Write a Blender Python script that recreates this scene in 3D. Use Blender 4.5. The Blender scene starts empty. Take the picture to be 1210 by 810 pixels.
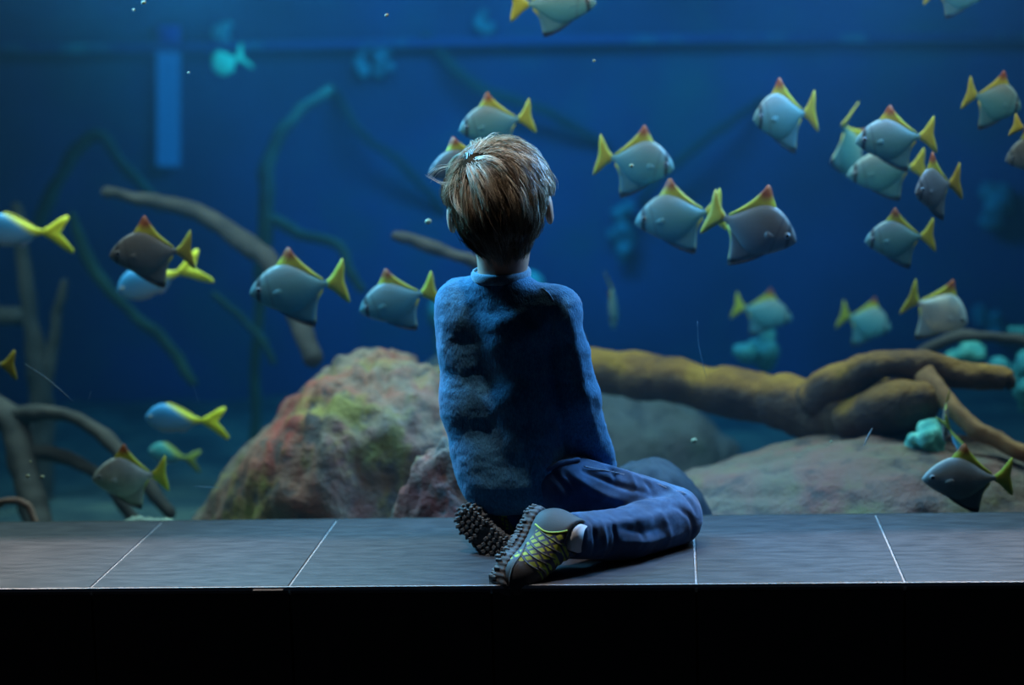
import bpy, math, random
import numpy as np
from mathutils import Vector, Matrix

random.seed(7); rng = np.random.default_rng(7)
S = bpy.context.scene
COL = S.collection

# ------------------------------------------------------------------ camera
FPX = 2400.0
YAW, PITCH, ROLL = 0.0822, 0.1391, -0.0283
CAMP = np.array([0.7396, -3.3232, 0.764])
DEPTH = 0.4345          # depth of the tiled ledge (front edge at y = -DEPTH, glass at y = 0)
TILE0, TILE = -0.1396, 0.30
BZ = 0.0
cy_, sy_, cp_, sp_ = math.cos(YAW), math.sin(YAW), math.cos(PITCH), math.sin(PITCH)
CF = np.array([-sy_ * cp_, cy_ * cp_, -sp_]); CR0 = np.array([cy_, sy_, 0.0]); CU0 = np.cross(CR0, CF)
CR = math.cos(ROLL) * CR0 + math.sin(ROLL) * CU0
CU = -math.sin(ROLL) * CR0 + math.cos(ROLL) * CU0
cam_d = bpy.data.cameras.new('camera'); cam = bpy.data.objects.new('camera', cam_d); COL.objects.link(cam)
cam_d.sensor_width = 36.0; cam_d.lens = FPX / 1210 * 36.0
cam_d.clip_start = 0.05; cam_d.clip_end = 100
M = Matrix.Identity(4)
for i in range(3):
    M[i][0] = CR[i]; M[i][1] = CU[i]; M[i][2] = -CF[i]; M[i][3] = CAMP[i]
cam.matrix_world = M
cam_d.dof.use_dof = True; cam_d.dof.focus_distance = 3.08; cam_d.dof.aperture_fstop = 2.0
S.camera = cam

# ------------------------------------------------------------------ world, exposure, lights
w = bpy.data.worlds.new('world'); S.world = w; w.use_nodes = True
w.node_tree.nodes['Background'].inputs[0].default_value = (0.25, 0.45, 0.8, 1)
w.node_tree.nodes['Background'].inputs[1].default_value = 0.012
S.view_settings.view_transform = 'Standard'; S.view_settings.look = 'None'
S.view_settings.exposure = 0.0; S.view_settings.gamma = 1.0; S.view_settings.use_curve_mapping = False
S.cycles.use_denoising = True
S.cycles.max_bounces = 6; S.cycles.diffuse_bounces = 2; S.cycles.glossy_bounces = 2
S.cycles.transmission_bounces = 3; S.cycles.volume_bounces = 0; S.cycles.transparent_max_bounces = 8
S.cycles.caustics_reflective = False; S.cycles.caustics_refractive = False
S.cycles.sample_clamp_indirect = 3.0

def area(name, loc, target, size, sizey, power, color, spread=180):
    l = bpy.data.lights.new(name, 'AREA'); l.shape = 'RECTANGLE'; l.size = size; l.size_y = sizey
    l.energy = power; l.color = color; l.spread = math.radians(spread)
    o = bpy.data.objects.new(name, l); COL.objects.link(o); o.location = loc
    d = Vector(target) - Vector(loc); o.rotation_euler = d.to_track_quat('-Z', 'Y').to_euler()
    return o
# lamps above the water lighting the tank, plus two fills added for the boy
area('tank_lamp_middle', (0.35, 0.75, 1.16), (0.35, 0.62, 0), 3.2, 0.30, 30, (0.76, 1.0, 0.86), 130)
area('tank_lamp_back', (0.30, 1.75, 1.16), (0.30, 2.95, 0.25), 0.9, 0.25, 26, (0.08, 0.62, 1.0))
area('tank_lamp_glass', (0.45, 0.06, 1.16), (0.45, 0.55, 0.0), 2.6, 0.12, 8, (1.0, 0.82, 0.62))
area('boy_fill_left', (-0.35, 0.32, 1.12), (0.42, -0.20, 0.40), 0.5, 0.25, 13, (0.12, 0.60, 1.0), 75)  # added fill, aimed out through the pane at the left shoulder
area('boy_fill_right', (1.25, 0.36, 1.12), (0.66, -0.20, 0.15), 0.5, 0.25, 9, (0.18, 0.52, 1.0), 75)  # added counterpart for the blue rim on sleeve and knee
# unseen overhead lamps before the added bulkhead; outer two added to brighten the ledge
area('unseen_downlight', (0.02, -0.31, 2.9), (0.20, -0.30, 0), 0.06, 0.06, 5.5, (1.0, 0.94, 0.90), 60)
area('unseen_downlight', (-0.50, -0.31, 2.5), (-0.42, -0.30, 0), 0.05, 0.05, 3.6, (1.0, 0.90, 0.86), 32)
area('unseen_downlight', (1.40, -0.31, 2.5), (1.38, -0.30, 0), 0.05, 0.05, 3.6, (1.0, 0.88, 0.84), 32)

# ------------------------------------------------------------------ helpers
def P(px, py, Y):
    """point on the vertical plane y=Y seen at photo pixel (px,py)"""
    d = CF * FPX + CR * (px - 605.0) - CU * (py - 405.0)
    t = (Y - CAMP[1]) / d[1]
    return CAMP + d * t
def PZ(px, py, Z):
    d = CF * FPX + CR * (px - 605.0) - CU * (py - 405.0)
    t = (Z - CAMP[2]) / d[2]
    return CAMP + d * t
def mpp(Y):            # metres per photo pixel around that plane
    return (Y - CAMP[1]) / FPX

def mesh_obj(name, V, F, mat=None, parent=None, smooth=True, colors=None):
    me = bpy.data.meshes.new(name)
    me.from_pydata([tuple(map(float, v)) for v in V], [], [tuple(int(i) for i in f) for f in F])
    me.update()
    if smooth: me.polygons.foreach_set('use_smooth', [True] * len(me.polygons))
    if mat is not None: me.materials.append(mat)
    if colors is not None:
        a = me.color_attributes.new('tint', 'FLOAT_COLOR', 'POINT')
        c = np.ones((len(V), 4)); c[:, :3] = np.asarray(colors).reshape(len(V), -1)[:, :3]
        a.data.foreach_set('color', c.ravel())
    o = bpy.data.objects.new(name, me); COL.objects.link(o)
    if parent is not None: o.parent = parent
    return o
def empty(name, loc=(0, 0, 0)):
    o = bpy.data.objects.new(name, None); COL.objects.link(o); o.location = loc; o.empty_display_size = 0.05
    return o
def tag(o, label=None, cat=None, group=None, kind=None):
    if label: o['label'] = label
    if cat: o['category'] = cat
    if group: o['group'] = group
    if kind: o['kind'] = kind
    return o

class MB:
    def __init__(s): s.V = []; s.F = []; s.C = []
    def add(s, V, F, c=None):
        n = len(s.V); s.V += [tuple(v) for v in V]; s.F += [tuple(i + n for i in f) for f in F]
        if c is not None: s.C += [c] * len(V)
    def box(s, c, size, R=None, bev=0.0):
        hx, hy, hz = [q / 2 for q in size]
        V = []
        if bev > 0:
            b = bev
            for sx in (-1, 1):
                for sy in (-1, 1):
                    for sz in (-1, 1):
                        V.append((sx * (hx - b), sy * (hy - b), sz * hz)); V.append((sx * (hx - b), sy * hy, sz * (hz - b))); V.append((sx * hx, sy * (hy - b), sz * (hz - b)))
            import itertools
            def idx(a, bb, cc, k): return ((a > 0) * 4 + (bb > 0) * 2 + (cc > 0)) * 3 + k
            F = []
            for sz in (-1, 1):
                q = [idx(-1, -1, sz, 0), idx(1, -1, sz, 0), idx(1, 1, sz, 0), idx(-1, 1, sz, 0)]; F.append(q if sz > 0 else q[::-1])
            for sy in (-1, 1):
                q = [idx(-1, sy, -1, 1), idx(1, sy, -1, 1), idx(1, sy, 1, 1), idx(-1, sy, 1, 1)]; F.append(q if sy < 0 else q[::-1])
            for sx in (-1, 1):
                q = [idx(sx, -1, -1, 2), idx(sx, 1, -1, 2), idx(sx, 1, 1, 2), idx(sx, -1, 1, 2)]; F.append(q if sx > 0 else q[::-1])
            for sx in (-1, 1):
                for sy in (-1, 1):
                    F.append([idx(sx, sy, -1, 1), idx(sx, sy, -1, 2), idx(sx, sy, 1, 2), idx(sx, sy, 1, 1)])
                for sz in (-1, 1):
                    F.append([idx(sx, -1, sz, 0), idx(sx, -1, sz, 2), idx(sx, 1, sz, 2), idx(sx, 1, sz, 0)])
                for sy in (-1, 1):
                    for sz in (-1, 1):
                        F.append([idx(sx, sy, sz, 0), idx(sx, sy, sz, 1), idx(sx, sy, sz, 2)])
            for sy in (-1, 1):
                for sz in (-1, 1):
                    F.append([idx(-1, sy, sz, 0), idx(-1, sy, sz, 1), idx(1, sy, sz, 1), idx(1, sy, sz, 0)])
        else:
            V = [(x * hx, y * hy, z * hz) for x in (-1, 1) for y in (-1, 1) for z in (-1, 1)]
            F = [(0, 1, 3, 2), (4, 6, 7, 5), (0, 4, 5, 1), (2, 3, 7, 6), (0, 2, 6, 4), (1, 5, 7, 3)]
        V = np.array(V)
        if R is not None: V = V @ np.array(R).T
        s.add(V + np.array(c), F)
    def tube(s, pts, rad, n=10, cap=True, c=None, flat=1.0):
        pts = np.array(pts, float); k = len(pts); rad = np.broadcast_to(np.array(rad, float), (k,))
        T = np.gradient(pts, axis=0); T /= np.linalg.norm(T, axis=1)[:, None] + 1e-12
        up = np.array([0, 0, 1.0]) if abs(T[0][2]) < .9 else np.array([1.0, 0, 0])
        a = np.cross(T[0], up); a /= np.linalg.norm(a)
        V = []
        for i in range(k):
            a = a - T[i] * (a @ T[i]); a /= np.linalg.norm(a) + 1e-12; b = np.cross(T[i], a)
            for j in range(n):
                th = 2 * math.pi * j / n
                V.append(pts[i] + rad[i] * (math.cos(th) * a + flat * math.sin(th) * b))
        F = [(i * n + j, i * n + (j + 1) % n, (i + 1) * n + (j + 1) % n, (i + 1) * n + j) for i in range(k - 1) for j in range(n)]
        if cap: F += [tuple(range(n))[::-1], tuple((k - 1) * n + j for j in range(n))]
        s.add(V, F, c)
    def build(s, name, mat=None, parent=None, smooth=True):
        return mesh_obj(name, s.V, s.F, mat, parent, smooth, s.C if s.C and len(s.C) == len(s.V) else None)

def spline(pts, n):
    pts = np.array(pts, float); k = len(pts)
    if k == 2: t = np.linspace(0, 1, n)[:, None]; return pts[0] * (1 - t) + pts[1] * t
    ext = np.vstack([2 * pts[0] - pts[1], pts, 2 * pts[-1] - pts[-2]])
    u = np.linspace(0, k - 1 - 1e-6, n); i = u.astype(int); f = (u - i)[:, None]
    p0, p1, p2, p3 = ext[i], ext[i + 1], ext[i + 2], ext[i + 3]
    return .5 * (2 * p1 + (p2 - p0) * f + (2 * p0 - 5 * p1 + 4 * p2 - p3) * f ** 2 + (3 * p1 - p0 - 3 * p2 + p3) * f ** 3)

# cheap vectorised value noise
_perm = rng.random((64, 64, 64))
def vnoise(Pn, sc):
    q = np.asarray(Pn) * sc; i = np.floor(q).astype(int); f = q - i; f = f * f * (3 - 2 * f)
    r = 0
    for dx in (0, 1):
        for dy in (0, 1):
            for dz in (0, 1):
                wgt = (f[..., 0] if dx else 1 - f[..., 0]) * (f[..., 1] if dy else 1 - f[..., 1]) * (f[..., 2] if dz else 1 - f[..., 2])
                r = r + wgt * _perm[(i[..., 0] + dx) % 64, (i[..., 1] + dy) % 64, (i[..., 2] + dz) % 64]
    return r * 2 - 1
def fbm(Pn, sc, o=4):
    return sum(vnoise(np.asarray(Pn) + 13.7 * k, sc * 2 ** k) * .5 ** k for k in range(o))

# signed-distance modelling: smooth unions of tapered capsules, then surface nets
def sd_cap(Q, a, b, ra, rb):
    a = np.array(a, float); b = np.array(b, float); ab = b - a
    t = np.clip(((Q - a) @ ab) / (ab @ ab), 0, 1)
    return np.linalg.norm(Q - a - t[..., None] * ab, axis=-1) - (ra + (rb - ra) * t)
def sd_ell(Q, c, r, R=None):
    q = Q - np.array(c, float)
    if R is not None: q = q @ np.array(R)
    r = np.array(r, float); k0 = np.linalg.norm(q / r, axis=-1); k1 = np.linalg.norm(q / r ** 2, axis=-1) + 1e-9
    return k0 * (k0 - 1) / k1
def smin(a, b, k):
    h = np.clip(.5 + .5 * (b - a) / k, 0, 1)
    return b * (1 - h) + a * h - k * h * (1 - h)
def smax(a, b, k): return -smin(-a, -b, k)

def surface_nets(f, lo, hi, h):
    lo = np.array(lo, float); hi = np.array(hi, float)
    n = np.ceil((hi - lo) / h).astype(int) + 1
    ax = [lo[i] + h * np.arange(n[i]) for i in range(3)]
    D = np.empty(n)
    yy, zz = np.meshgrid(ax[1], ax[2], indexing='ij')
    for i0 in range(0, n[0], 16):
        xs = ax[0][i0:i0 + 16]
        Q = np.empty((len(xs),) + yy.shape + (3,)); Q[..., 0] = xs[:, None, None]; Q[..., 1] = yy; Q[..., 2] = zz
        D[i0:i0 + 16] = f(Q)
    sgn = D < 0
    c = n - 1
    acc = np.zeros(tuple(c) + (3,)); cnt = np.zeros(tuple(c))
    for axis in range(3):
        o1, o2 = [a for a in range(3) if a != axis]
        for u in (0, 1):
            for v in (0, 1):
                sl0 = [None] * 3; sl1 = [None] * 3
                sl0[axis] = slice(0, c[axis]); sl1[axis] = slice(1, c[axis] + 1)
                for s_ in (sl0, sl1):
                    s_[o1] = slice(u, u + c[o1]); s_[o2] = slice(v, v + c[o2])
                a = D[tuple(sl0)]; b = D[tuple(sl1)]
                m = (a < 0) != (b < 0)
                t = np.where(m, a / np.where(m, a - b, 1), 0)
                p = np.zeros(tuple(c) + (3,)); p[..., axis] = t; p[..., o1] = u; p[..., o2] = v
                acc += p * m[..., None]; cnt += m
    act = cnt > 0
    idx = -np.ones(tuple(c), int); ii = np.argwhere(act); idx[act] = np.arange(len(ii))
    V = (ii + acc[act] / cnt[act][:, None]) * h + lo
    F = []
    for axis in range(3):
        o1, o2 = (axis + 1) % 3, (axis + 2) % 3
        sl0 = [slice(1, c[k]) for k in range(3)]; sl1 = list(sl0)
        sl0[axis] = slice(0, c[axis]); sl1[axis] = slice(1, c[axis] + 1)
        a = sgn[tuple(sl0)]; b = sgn[tuple(sl1)]
        for flag, flip in ((a & ~b, False), (~a & b, True)):
            e = np.argwhere(flag)
            if not len(e): continue
            base = e.copy(); base[:, o1] += 1; base[:, o2] += 1     # grid edge position
            def cell(d1, d2):
                q = base.copy(); q[:, o1] += d1; q[:, o2] += d2
                return idx[q[:, 0], q[:, 1], q[:, 2]]
            q = np.stack([cell(-1, -1), cell(0, -1), cell(0, 0), cell(-1, 0)], 1)
            F.append(q[:, ::-1] if flip else q)
    F = np.concatenate(F)
    F = F[(F >= 0).all(1)]
    for _ in range(2):
        V = V - sdf_normal(f, V) * f(V)[:, None] * .9
    return V, F
def sdf_normal(f, V, e=1e-3):
    g = np.stack([f(V + d) - f(V - d) for d in np.eye(3) * e], -1)
    return g / (np.linalg.norm(g, axis=-1)[:, None] + 1e-12)
def ridge(V, N, poly, amp, wid, n=24):
    """raise (amp>0) or press (amp<0) a soft fold along a polyline"""
    pts = spline(poly, n); d = np.full(len(V), 9.0); tt = np.zeros(len(V))
    lo = pts.min(0) - 3 * wid; hi = pts.max(0) + 3 * wid
    m = ((V > lo) & (V < hi)).all(1); Q = V[m]
    dm = np.full(len(Q), 9.0); tm = np.zeros(len(Q))
    for i in range(n - 1):
        a, b = pts[i], pts[i + 1]; ab = b - a; t = np.clip((Q - a) @ ab / (ab @ ab + 1e-12), 0, 1)
        di = np.linalg.norm(Q - a - t[:, None] * ab, axis=1); k = di < dm
        dm[k] = di[k]; tm[k] = ((i + t) / (n - 1))[k]
    taper = np.sin(np.pi * np.clip(.08 + .84 * tm, 0, 1)) ** .7
    V = V.copy(); V[m] += N[m] * (amp * np.exp(-(dm / wid) ** 2) * taper)[:, None]
    return V
def hit(f, px, py, t0=2.3, tmax=4.2):
    d = CF * FPX + CR * (px - 605.0) - CU * (py - 405.0); d = d / np.linalg.norm(d); t = t0
    for _ in range(200):
        q = CAMP + d * t; v = float(f(q[None])[0])
        if v < 4e-4: return q
        t += max(v * .7, 4e-4)
        if t > tmax: return None
    return q

# ------------------------------------------------------------------ materials
class NT:
    def __init__(s, name):
        s.m = bpy.data.materials.new(name); s.m.use_nodes = True; s.t = s.m.node_tree; s.t.nodes.clear()
        s.out = s.t.nodes.new('ShaderNodeOutputMaterial')
    def n(s, typ, ins=None, **kw):
        nd = s.t.nodes.new('ShaderNode' + typ)
        for k, v in kw.items(): setattr(nd, k, v)
        for k, v in (ins or {}).items():
            if isinstance(v, bpy.types.NodeSocket): s.t.links.new(v, nd.inputs[k])
            else: nd.inputs[k].default_value = v
        return nd
    def ramp(s, fac, stops, interp='LINEAR'):
        nd = s.n('ValToRGB', {0: fac}); cr = nd.color_ramp; cr.interpolation = interp
        while len(cr.elements) < len(stops): cr.elements.new(.5)
        for e, (p, c) in zip(cr.elements, stops): e.position = p; e.color = (*c, 1) if len(c) == 3 else c
        return nd.outputs[0]
    def mix(s, fac, a, b, mode='MIX'):
        nd = s.n('Mix', data_type='RGBA', blend_type=mode)
        for k, v in ((0, fac), (6, a), (7, b)):
            if isinstance(v, bpy.types.NodeSocket): s.t.links.new(v, nd.inputs[k])
            else: nd.inputs[k].default_value = v if k == 0 else (*v, 1) if len(v) == 3 else v
        return nd.outputs[2]
    def math(s, op, a, b=0.0, c=0.0):
        nd = s.n('Math', operation=op)
        for k, v in enumerate((a, b, c)):
            if isinstance(v, bpy.types.NodeSocket): s.t.links.new(v, nd.inputs[k])
            else: nd.inputs[k].default_value = v
        return nd.outputs[0]
    def obj(s): return s.n('TexCoord').outputs['Object']
    def noise(s, co, scale, detail=4, rough=.55, dist=0.0):
        return s.n('TexNoise', {'Vector': co, 'Scale': scale, 'Detail': detail, 'Roughness': rough, 'Distortion': dist}).outputs['Fac']
    def mapping(s, co, scale=(1, 1, 1), rot=(0, 0, 0)):
        return s.n('Mapping', {'Vector': co, 'Scale': scale, 'Rotation': rot}).outputs[0]
    def bump(s, h, strength=.3, dist=.002):
        return s.n('Bump', {'Height': h, 'Strength': strength, 'Distance': dist}).outputs[0]
    def bsdf(s, color, rough=.6, normal=None, **kw):
        ins = {'Roughness': rough}
        ins['Base Color'] = color if isinstance(color, bpy.types.NodeSocket) else (*color, 1)
        for k, v in kw.items(): ins[k.replace('_', ' ')] = v
        if normal is not None: ins['Normal'] = normal
        b = s.n('BsdfPrincipled', ins); s.t.links.new(b.outputs[0], s.out.inputs[0]); return s.m
def plain(name, color, rough=.6, **kw):
    return NT(name).bsdf(color, rough, **kw)

def noisy(name, c1, c2, scale, rough=.7, lo=.35, hi=.65, bump=.4, bd=.004, stretch=(1, 1, 1), detail=6, **kw):
    t = NT(name); co = t.mapping(t.obj(), stretch); f = t.noise(co, scale, detail)
    return t.bsdf(t.ramp(f, [(lo, c1), (hi, c2)]), rough, t.bump(f, bump, bd), **kw)

# tile of the ledge
t = NT('dark_slate_tile'); co = t.obj()
f = t.noise(t.mapping(co, (2, 9, 9)), 9, 6); f2 = t.noise(co, 300, 2)
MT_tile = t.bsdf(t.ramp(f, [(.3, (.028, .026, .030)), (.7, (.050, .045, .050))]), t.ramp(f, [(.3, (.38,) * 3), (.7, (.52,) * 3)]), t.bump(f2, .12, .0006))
MT_grout = noisy('pale_grout', (.20, .19, .19), (.34, .32, .31), 120, .9)
MT_black = noisy('matt_black_panel', (.004, .004, .004), (.008, .008, .008), 30, .75)
MT_edge = plain('pale_edge_strip', (.42, .41, .42), .6)
MT_wall = noisy('dark_visitor_wall', (.012, .013, .016), (.02, .02, .024), 12, .9)
MT_floor = noisy('dark_carpet', (.006, .006, .008), (.014, .014, .018), 80, .95)

# painted deep blue tank wall, mottled with darker and teal patches
t = NT('deep_blue_tank_wall'); co = t.obj(); f = t.noise(co, .9, 3); g = t.noise(co, 2.3, 4)
c = t.ramp(f, [(.34, (.003, .034, .065)), (.5, (.004, .068, .17)), (.66, (.005, .10, .27))])
c = t.mix(t.ramp(g, [(.5, (0, 0, 0)), (.75, (1, 1, 1))]), c, (.008, .13, .15))
MT_back = t.bsdf(c, .85)
t = NT('tank_sand'); co = t.obj(); f = t.noise(co, 6, 6); 
MT_sand = t.bsdf(t.ramp(f, [(.35, (.05, .07, .07)), (.5, (.10, .13, .11)), (.65, (.18, .20, .14))]), .9, t.bump(f, .6, .02))

# algae covered boulder: red, ochre, lime and grey patches running down the slope
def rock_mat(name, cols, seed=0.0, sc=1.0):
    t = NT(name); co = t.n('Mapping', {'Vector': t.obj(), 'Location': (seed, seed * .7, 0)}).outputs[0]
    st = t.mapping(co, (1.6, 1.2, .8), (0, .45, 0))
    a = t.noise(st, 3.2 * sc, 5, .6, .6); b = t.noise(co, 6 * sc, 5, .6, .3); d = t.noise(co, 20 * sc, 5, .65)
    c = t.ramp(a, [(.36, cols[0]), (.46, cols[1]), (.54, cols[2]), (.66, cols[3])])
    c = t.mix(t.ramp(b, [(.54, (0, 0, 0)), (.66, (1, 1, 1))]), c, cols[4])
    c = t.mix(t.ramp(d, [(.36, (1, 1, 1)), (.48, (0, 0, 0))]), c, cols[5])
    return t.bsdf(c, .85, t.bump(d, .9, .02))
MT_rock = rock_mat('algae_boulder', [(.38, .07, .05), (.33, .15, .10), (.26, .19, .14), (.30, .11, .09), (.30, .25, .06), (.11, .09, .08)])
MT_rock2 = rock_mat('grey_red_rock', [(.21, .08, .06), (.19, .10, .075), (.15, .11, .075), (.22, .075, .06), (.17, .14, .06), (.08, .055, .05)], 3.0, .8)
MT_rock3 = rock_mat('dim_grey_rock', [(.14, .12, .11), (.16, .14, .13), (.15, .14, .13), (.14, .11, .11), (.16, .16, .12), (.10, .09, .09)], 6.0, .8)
MT_lit_patch = noisy('pale_lit_patch', (.12, .16, .13), (.34, .42, .30), 22, .9)
MT_shadow_patch = noisy('dark_shadow_patch', (.010, .020, .035), (.02, .035, .055), 8, .7)
t = NT('mossy_shaded_driftwood'); co = t.obj(); f = t.noise(co, 9, 6, .6, .4); g = t.noise(co, 45, 4)
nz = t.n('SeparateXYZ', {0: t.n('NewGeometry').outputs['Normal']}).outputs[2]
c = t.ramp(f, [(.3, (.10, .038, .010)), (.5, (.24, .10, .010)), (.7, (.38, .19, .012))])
c = t.mix(t.ramp(t.math('ADD', nz, t.math('MULTIPLY', f, .8)), [(.62, (0, 0, 0)), (1.0, (1, 1, 1))]), t.mix(.72, c, (.022, .018, .026)), c)  # moss colour on top; shade of the underside put into the colour
MT_log = t.bsdf(c, .85, t.bump(g, .7, .012))
MT_rust = noisy('rusty_brown_branch', (.20, .085, .03), (.42, .20, .07), 18, .8)
MT_root = noisy('greybrown_root', (.042, .032, .027), (.095, .072, .058), 14, .85)
MT_root_t = noisy('teal_hazed_root', (.01, .045, .04), (.025, .085, .06), 10, .85)  # haze of the far water put into the root colour
MT_root_r = noisy('reddish_root', (.20, .09, .06), (.32, .17, .11), 14, .85)
MT_coral = noisy('turquoise_coral', (.04, .34, .30), (.20, .62, .48), 30, .8, stretch=(1, 1, 1), bump=.8, bd=.01)
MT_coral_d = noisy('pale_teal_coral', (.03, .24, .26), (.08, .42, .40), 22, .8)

# fish
t = NT('teal_lit_silver_skin'); co = t.obj(); sp = t.n('SeparateXYZ', {0: co})
x, z = sp.outputs[0], sp.outputs[2]
f = t.noise(t.mapping(co, (12, 12, 40)), 3, 4)
c = t.ramp(t.math('ADD', t.math('MULTIPLY', z, 1.0), .5), [(.18, (.06, .30, .36)), (.42, (.12, .40, .43)), (.62, (.24, .48, .47)), (.74, (.34, .45, .40)), (.86, (.28, .32, .22))])  # teal reflected from the water put into the silver colour
c = t.mix(t.math('MULTIPLY', f, .35), c, (.06, .20, .28))
def band(x0, w_, slope):
    xx = t.math('SUBTRACT', t.math('ADD', x, t.math('MULTIPLY', z, slope)), x0)
    return t.ramp(t.math('DIVIDE', t.math('ABSOLUTE', xx), w_), [(.45, (1, 1, 1)), (1.0, (0, 0, 0))])
c = t.mix(t.math('MULTIPLY', band(.125, .040, -.12), .92), c, (.03, .035, .035))
c = t.mix(t.math('MULTIPLY', band(.27, .022, .10), .30), c, (.07, .09, .09))
MT_fish = t.bsdf(c, .36, t.bump(f, .15, .01))
MT_fish_g = noisy('warm_grey_fish_skin', (.34, .36, .32), (.50, .52, .46), 4, .4, bump=.1)  # paler copy for dim fish by the pane; light put into colour
MT_fish_w = noisy('white_lit_fish_skin', (.42, .58, .66), (.80, .86, .80), 3, .4, bump=.1)  # strong light on one fish put into a whiter skin colour
t = NT('shaded_fish_skin'); co = t.obj(); sp = t.n('SeparateXYZ', {0: co}); x, z = sp.outputs[0], sp.outputs[2]
f = t.noise(t.mapping(co, (12, 12, 40)), 3, 4)
c = t.ramp(t.math('ADD', z, .5), [(.2, (.15, .19, .20)), (.55, (.19, .20, .19)), (.85, (.18, .15, .10))])
c = t.mix(t.math('MULTIPLY', f, .3), c, (.10, .15, .18))
c = t.mix(t.math('MULTIPLY', band(.115, .032, -.12), .8), c, (.02, .022, .022))
c = t.mix(t.math('MULTIPLY', band(.27, .022, .10), .4), c, (.05, .06, .06))
MT_fish_d = t.bsdf(c, .42, t.bump(f, .15, .01))  # copy of the silver skin with its lack of light coloured in
def fin_mat(name, tipx, tipz, rad, ca, cb):
    t = NT(name); co = t.obj(); f = t.noise(co, 30, 3)
    d = t.n('VectorMath', {0: co, 1: (tipx, 0, tipz)}, operation='DISTANCE').outputs['Value']
    c = t.mix(t.math('MULTIPLY', f, .35), ca, tuple(q * .6 for q in ca))
    c = t.mix(t.ramp(t.math('DIVIDE', d, rad), [(.55, (1, 1, 1)), (1.0, (0, 0, 0))]), c, cb)
    return t.bsdf(c, .55)
YEL = (.66, .62, .03); ORG = (.42, .10, .01)
MT_dorsal = fin_mat('yellow_dorsal_with_orange_tip', .57, .53, .20, YEL, ORG)
def anal_mat(name, skin):
    t = NT(name); sp = t.n('SeparateXYZ', {0: t.obj()}); x, z = sp.outputs[0], sp.outputs[2]
    # rear edge runs from (.82,-.5) up to (.95,-.06)
    e = t.math('SUBTRACT', t.math('ADD', x, t.math('MULTIPLY', z, -.25)), .87)
    c = t.mix(t.ramp(e, [(.0, (0, 0, 0)), (.05, (1, 1, 1))]), skin, (.62, .60, .05))
    c = t.mix(t.ramp(t.math('MULTIPLY', z, -1.0), [(.42, (0, 0, 0)), (.47, (1, 1, 1))]), c, (.02, .02, .02))
    return t.bsdf(c, .5)
MT_anal = anal_mat('silver_anal_fin_with_yellow_edge', (.08, .25, .31)); MT_anal_d = anal_mat('shaded_anal_fin_with_yellow_edge', (.14, .18, .19))
MT_anal_g = anal_mat('warm_grey_anal_fin', (.30, .32, .28)); MT_anal_w = anal_mat('white_anal_fin', (.36, .55, .66))
MT_tail = fin_mat('yellow_tail', 2, 2, .1, YEL, YEL)
MT_tail_d = fin_mat('shaded_yellow_tail', 2, 2, .1, (.55, .45, .02), YEL)
MT_black_tip = plain('black_fin_edge', (.012, .012, .014), .5)
MT_eye = plain('fish_eye_black', (.005, .005, .007), .1)
MT_iris = plain('fish_iris_silver', (.55, .60, .60), .25)
t = NT('blue_fusilier_skin'); co = t.obj(); sp = t.n('SeparateXYZ', {0: co}); x, z = sp.outputs[0], sp.outputs[2]
k = t.math('ADD', x, t.math('MULTIPLY', z, 1.5))
c = t.ramp(t.math('ADD', z, .5), [(.24, (.62, .50, .58)), (.38, (.24, .52, .85)), (.60, (.07, .46, .95))])
c = t.mix(t.ramp(k, [(.70, (0, 0, 0)), (.86, (1, 1, 1))]), c, (.86, .85, .03))
MT_fus = t.bsdf(c, .45)
t = NT('hazed_fusilier_skin'); co = t.obj(); sp = t.n('SeparateXYZ', {0: co}); x, z = sp.outputs[0], sp.outputs[2]
k = t.math('ADD', x, t.math('MULTIPLY', z, 1.5))
c = t.ramp(t.math('ADD', z, .5), [(.24, (.32, .40, .62)), (.40, (.10, .42, .55)), (.60, (.10, .45, .42))])
c = t.mix(t.ramp(k, [(.66, (0, 0, 0)), (.86, (1, 1, 1))]), c, (.36, .42, .06))
MT_fus_d = t.bsdf(c, .5)  # duller copy of the blue skin; distance haze put into the colour
MT_green_fish = noisy('bright_green_fish', (.05, .60, .30), (.16, .85, .45), 12, .6)
MT_pellet = plain('pale_yellow_pellet', (.42, .42, .24), .7)
MT_scratch = plain('pale_scratch', (.10, .22, .32), .5)
MT_scratch_w = plain('white_scratch', (.40, .42, .44), .5)

# ------------------------------------------------------------------ structure
b = MB()
b.box((0.35, -DEPTH / 2 + .03, -.018), (4.2, DEPTH - .004 + .06, .030)); 
x0, x1 = -1.6, 2.4
ledge = empty('tiled_bench', (0.35, -DEPTH / 2, 0))
tag(ledge, 'long dark grey tiled ledge under the aquarium window, the boy sits on it', 'bench', kind='structure')
def child(o, p):
    o.parent = p; o.matrix_parent_inverse = Matrix.Translation(-p.location); return o
tiles = MB()
i0 = -6
for i in range(i0, 9):
    xa = TILE0 + TILE * i; g = .0017
    tiles.box((xa + TILE / 2, -DEPTH / 2, -.006), (TILE - 2 * g, DEPTH - .002, .012), bev=.0008)
    tiles.box((xa + TILE / 2, -DEPTH + .004, -.165 - .16), (TILE - 2 * g, .010, .31), bev=.0006)
    tiles.box((xa + TILE / 2, -DEPTH + .004, -.006 - .0075 - .085), (TILE - 2 * g, .010, .150), bev=.0006)
gr = MB(); gr.box((0.3, -DEPTH / 2 + .002, -.0085), (4.4, DEPTH - .006, .013))
body = MB(); body.box((0.3, -DEPTH / 2 + .008, -.2475), (4.4, DEPTH - .02, .465))
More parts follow.
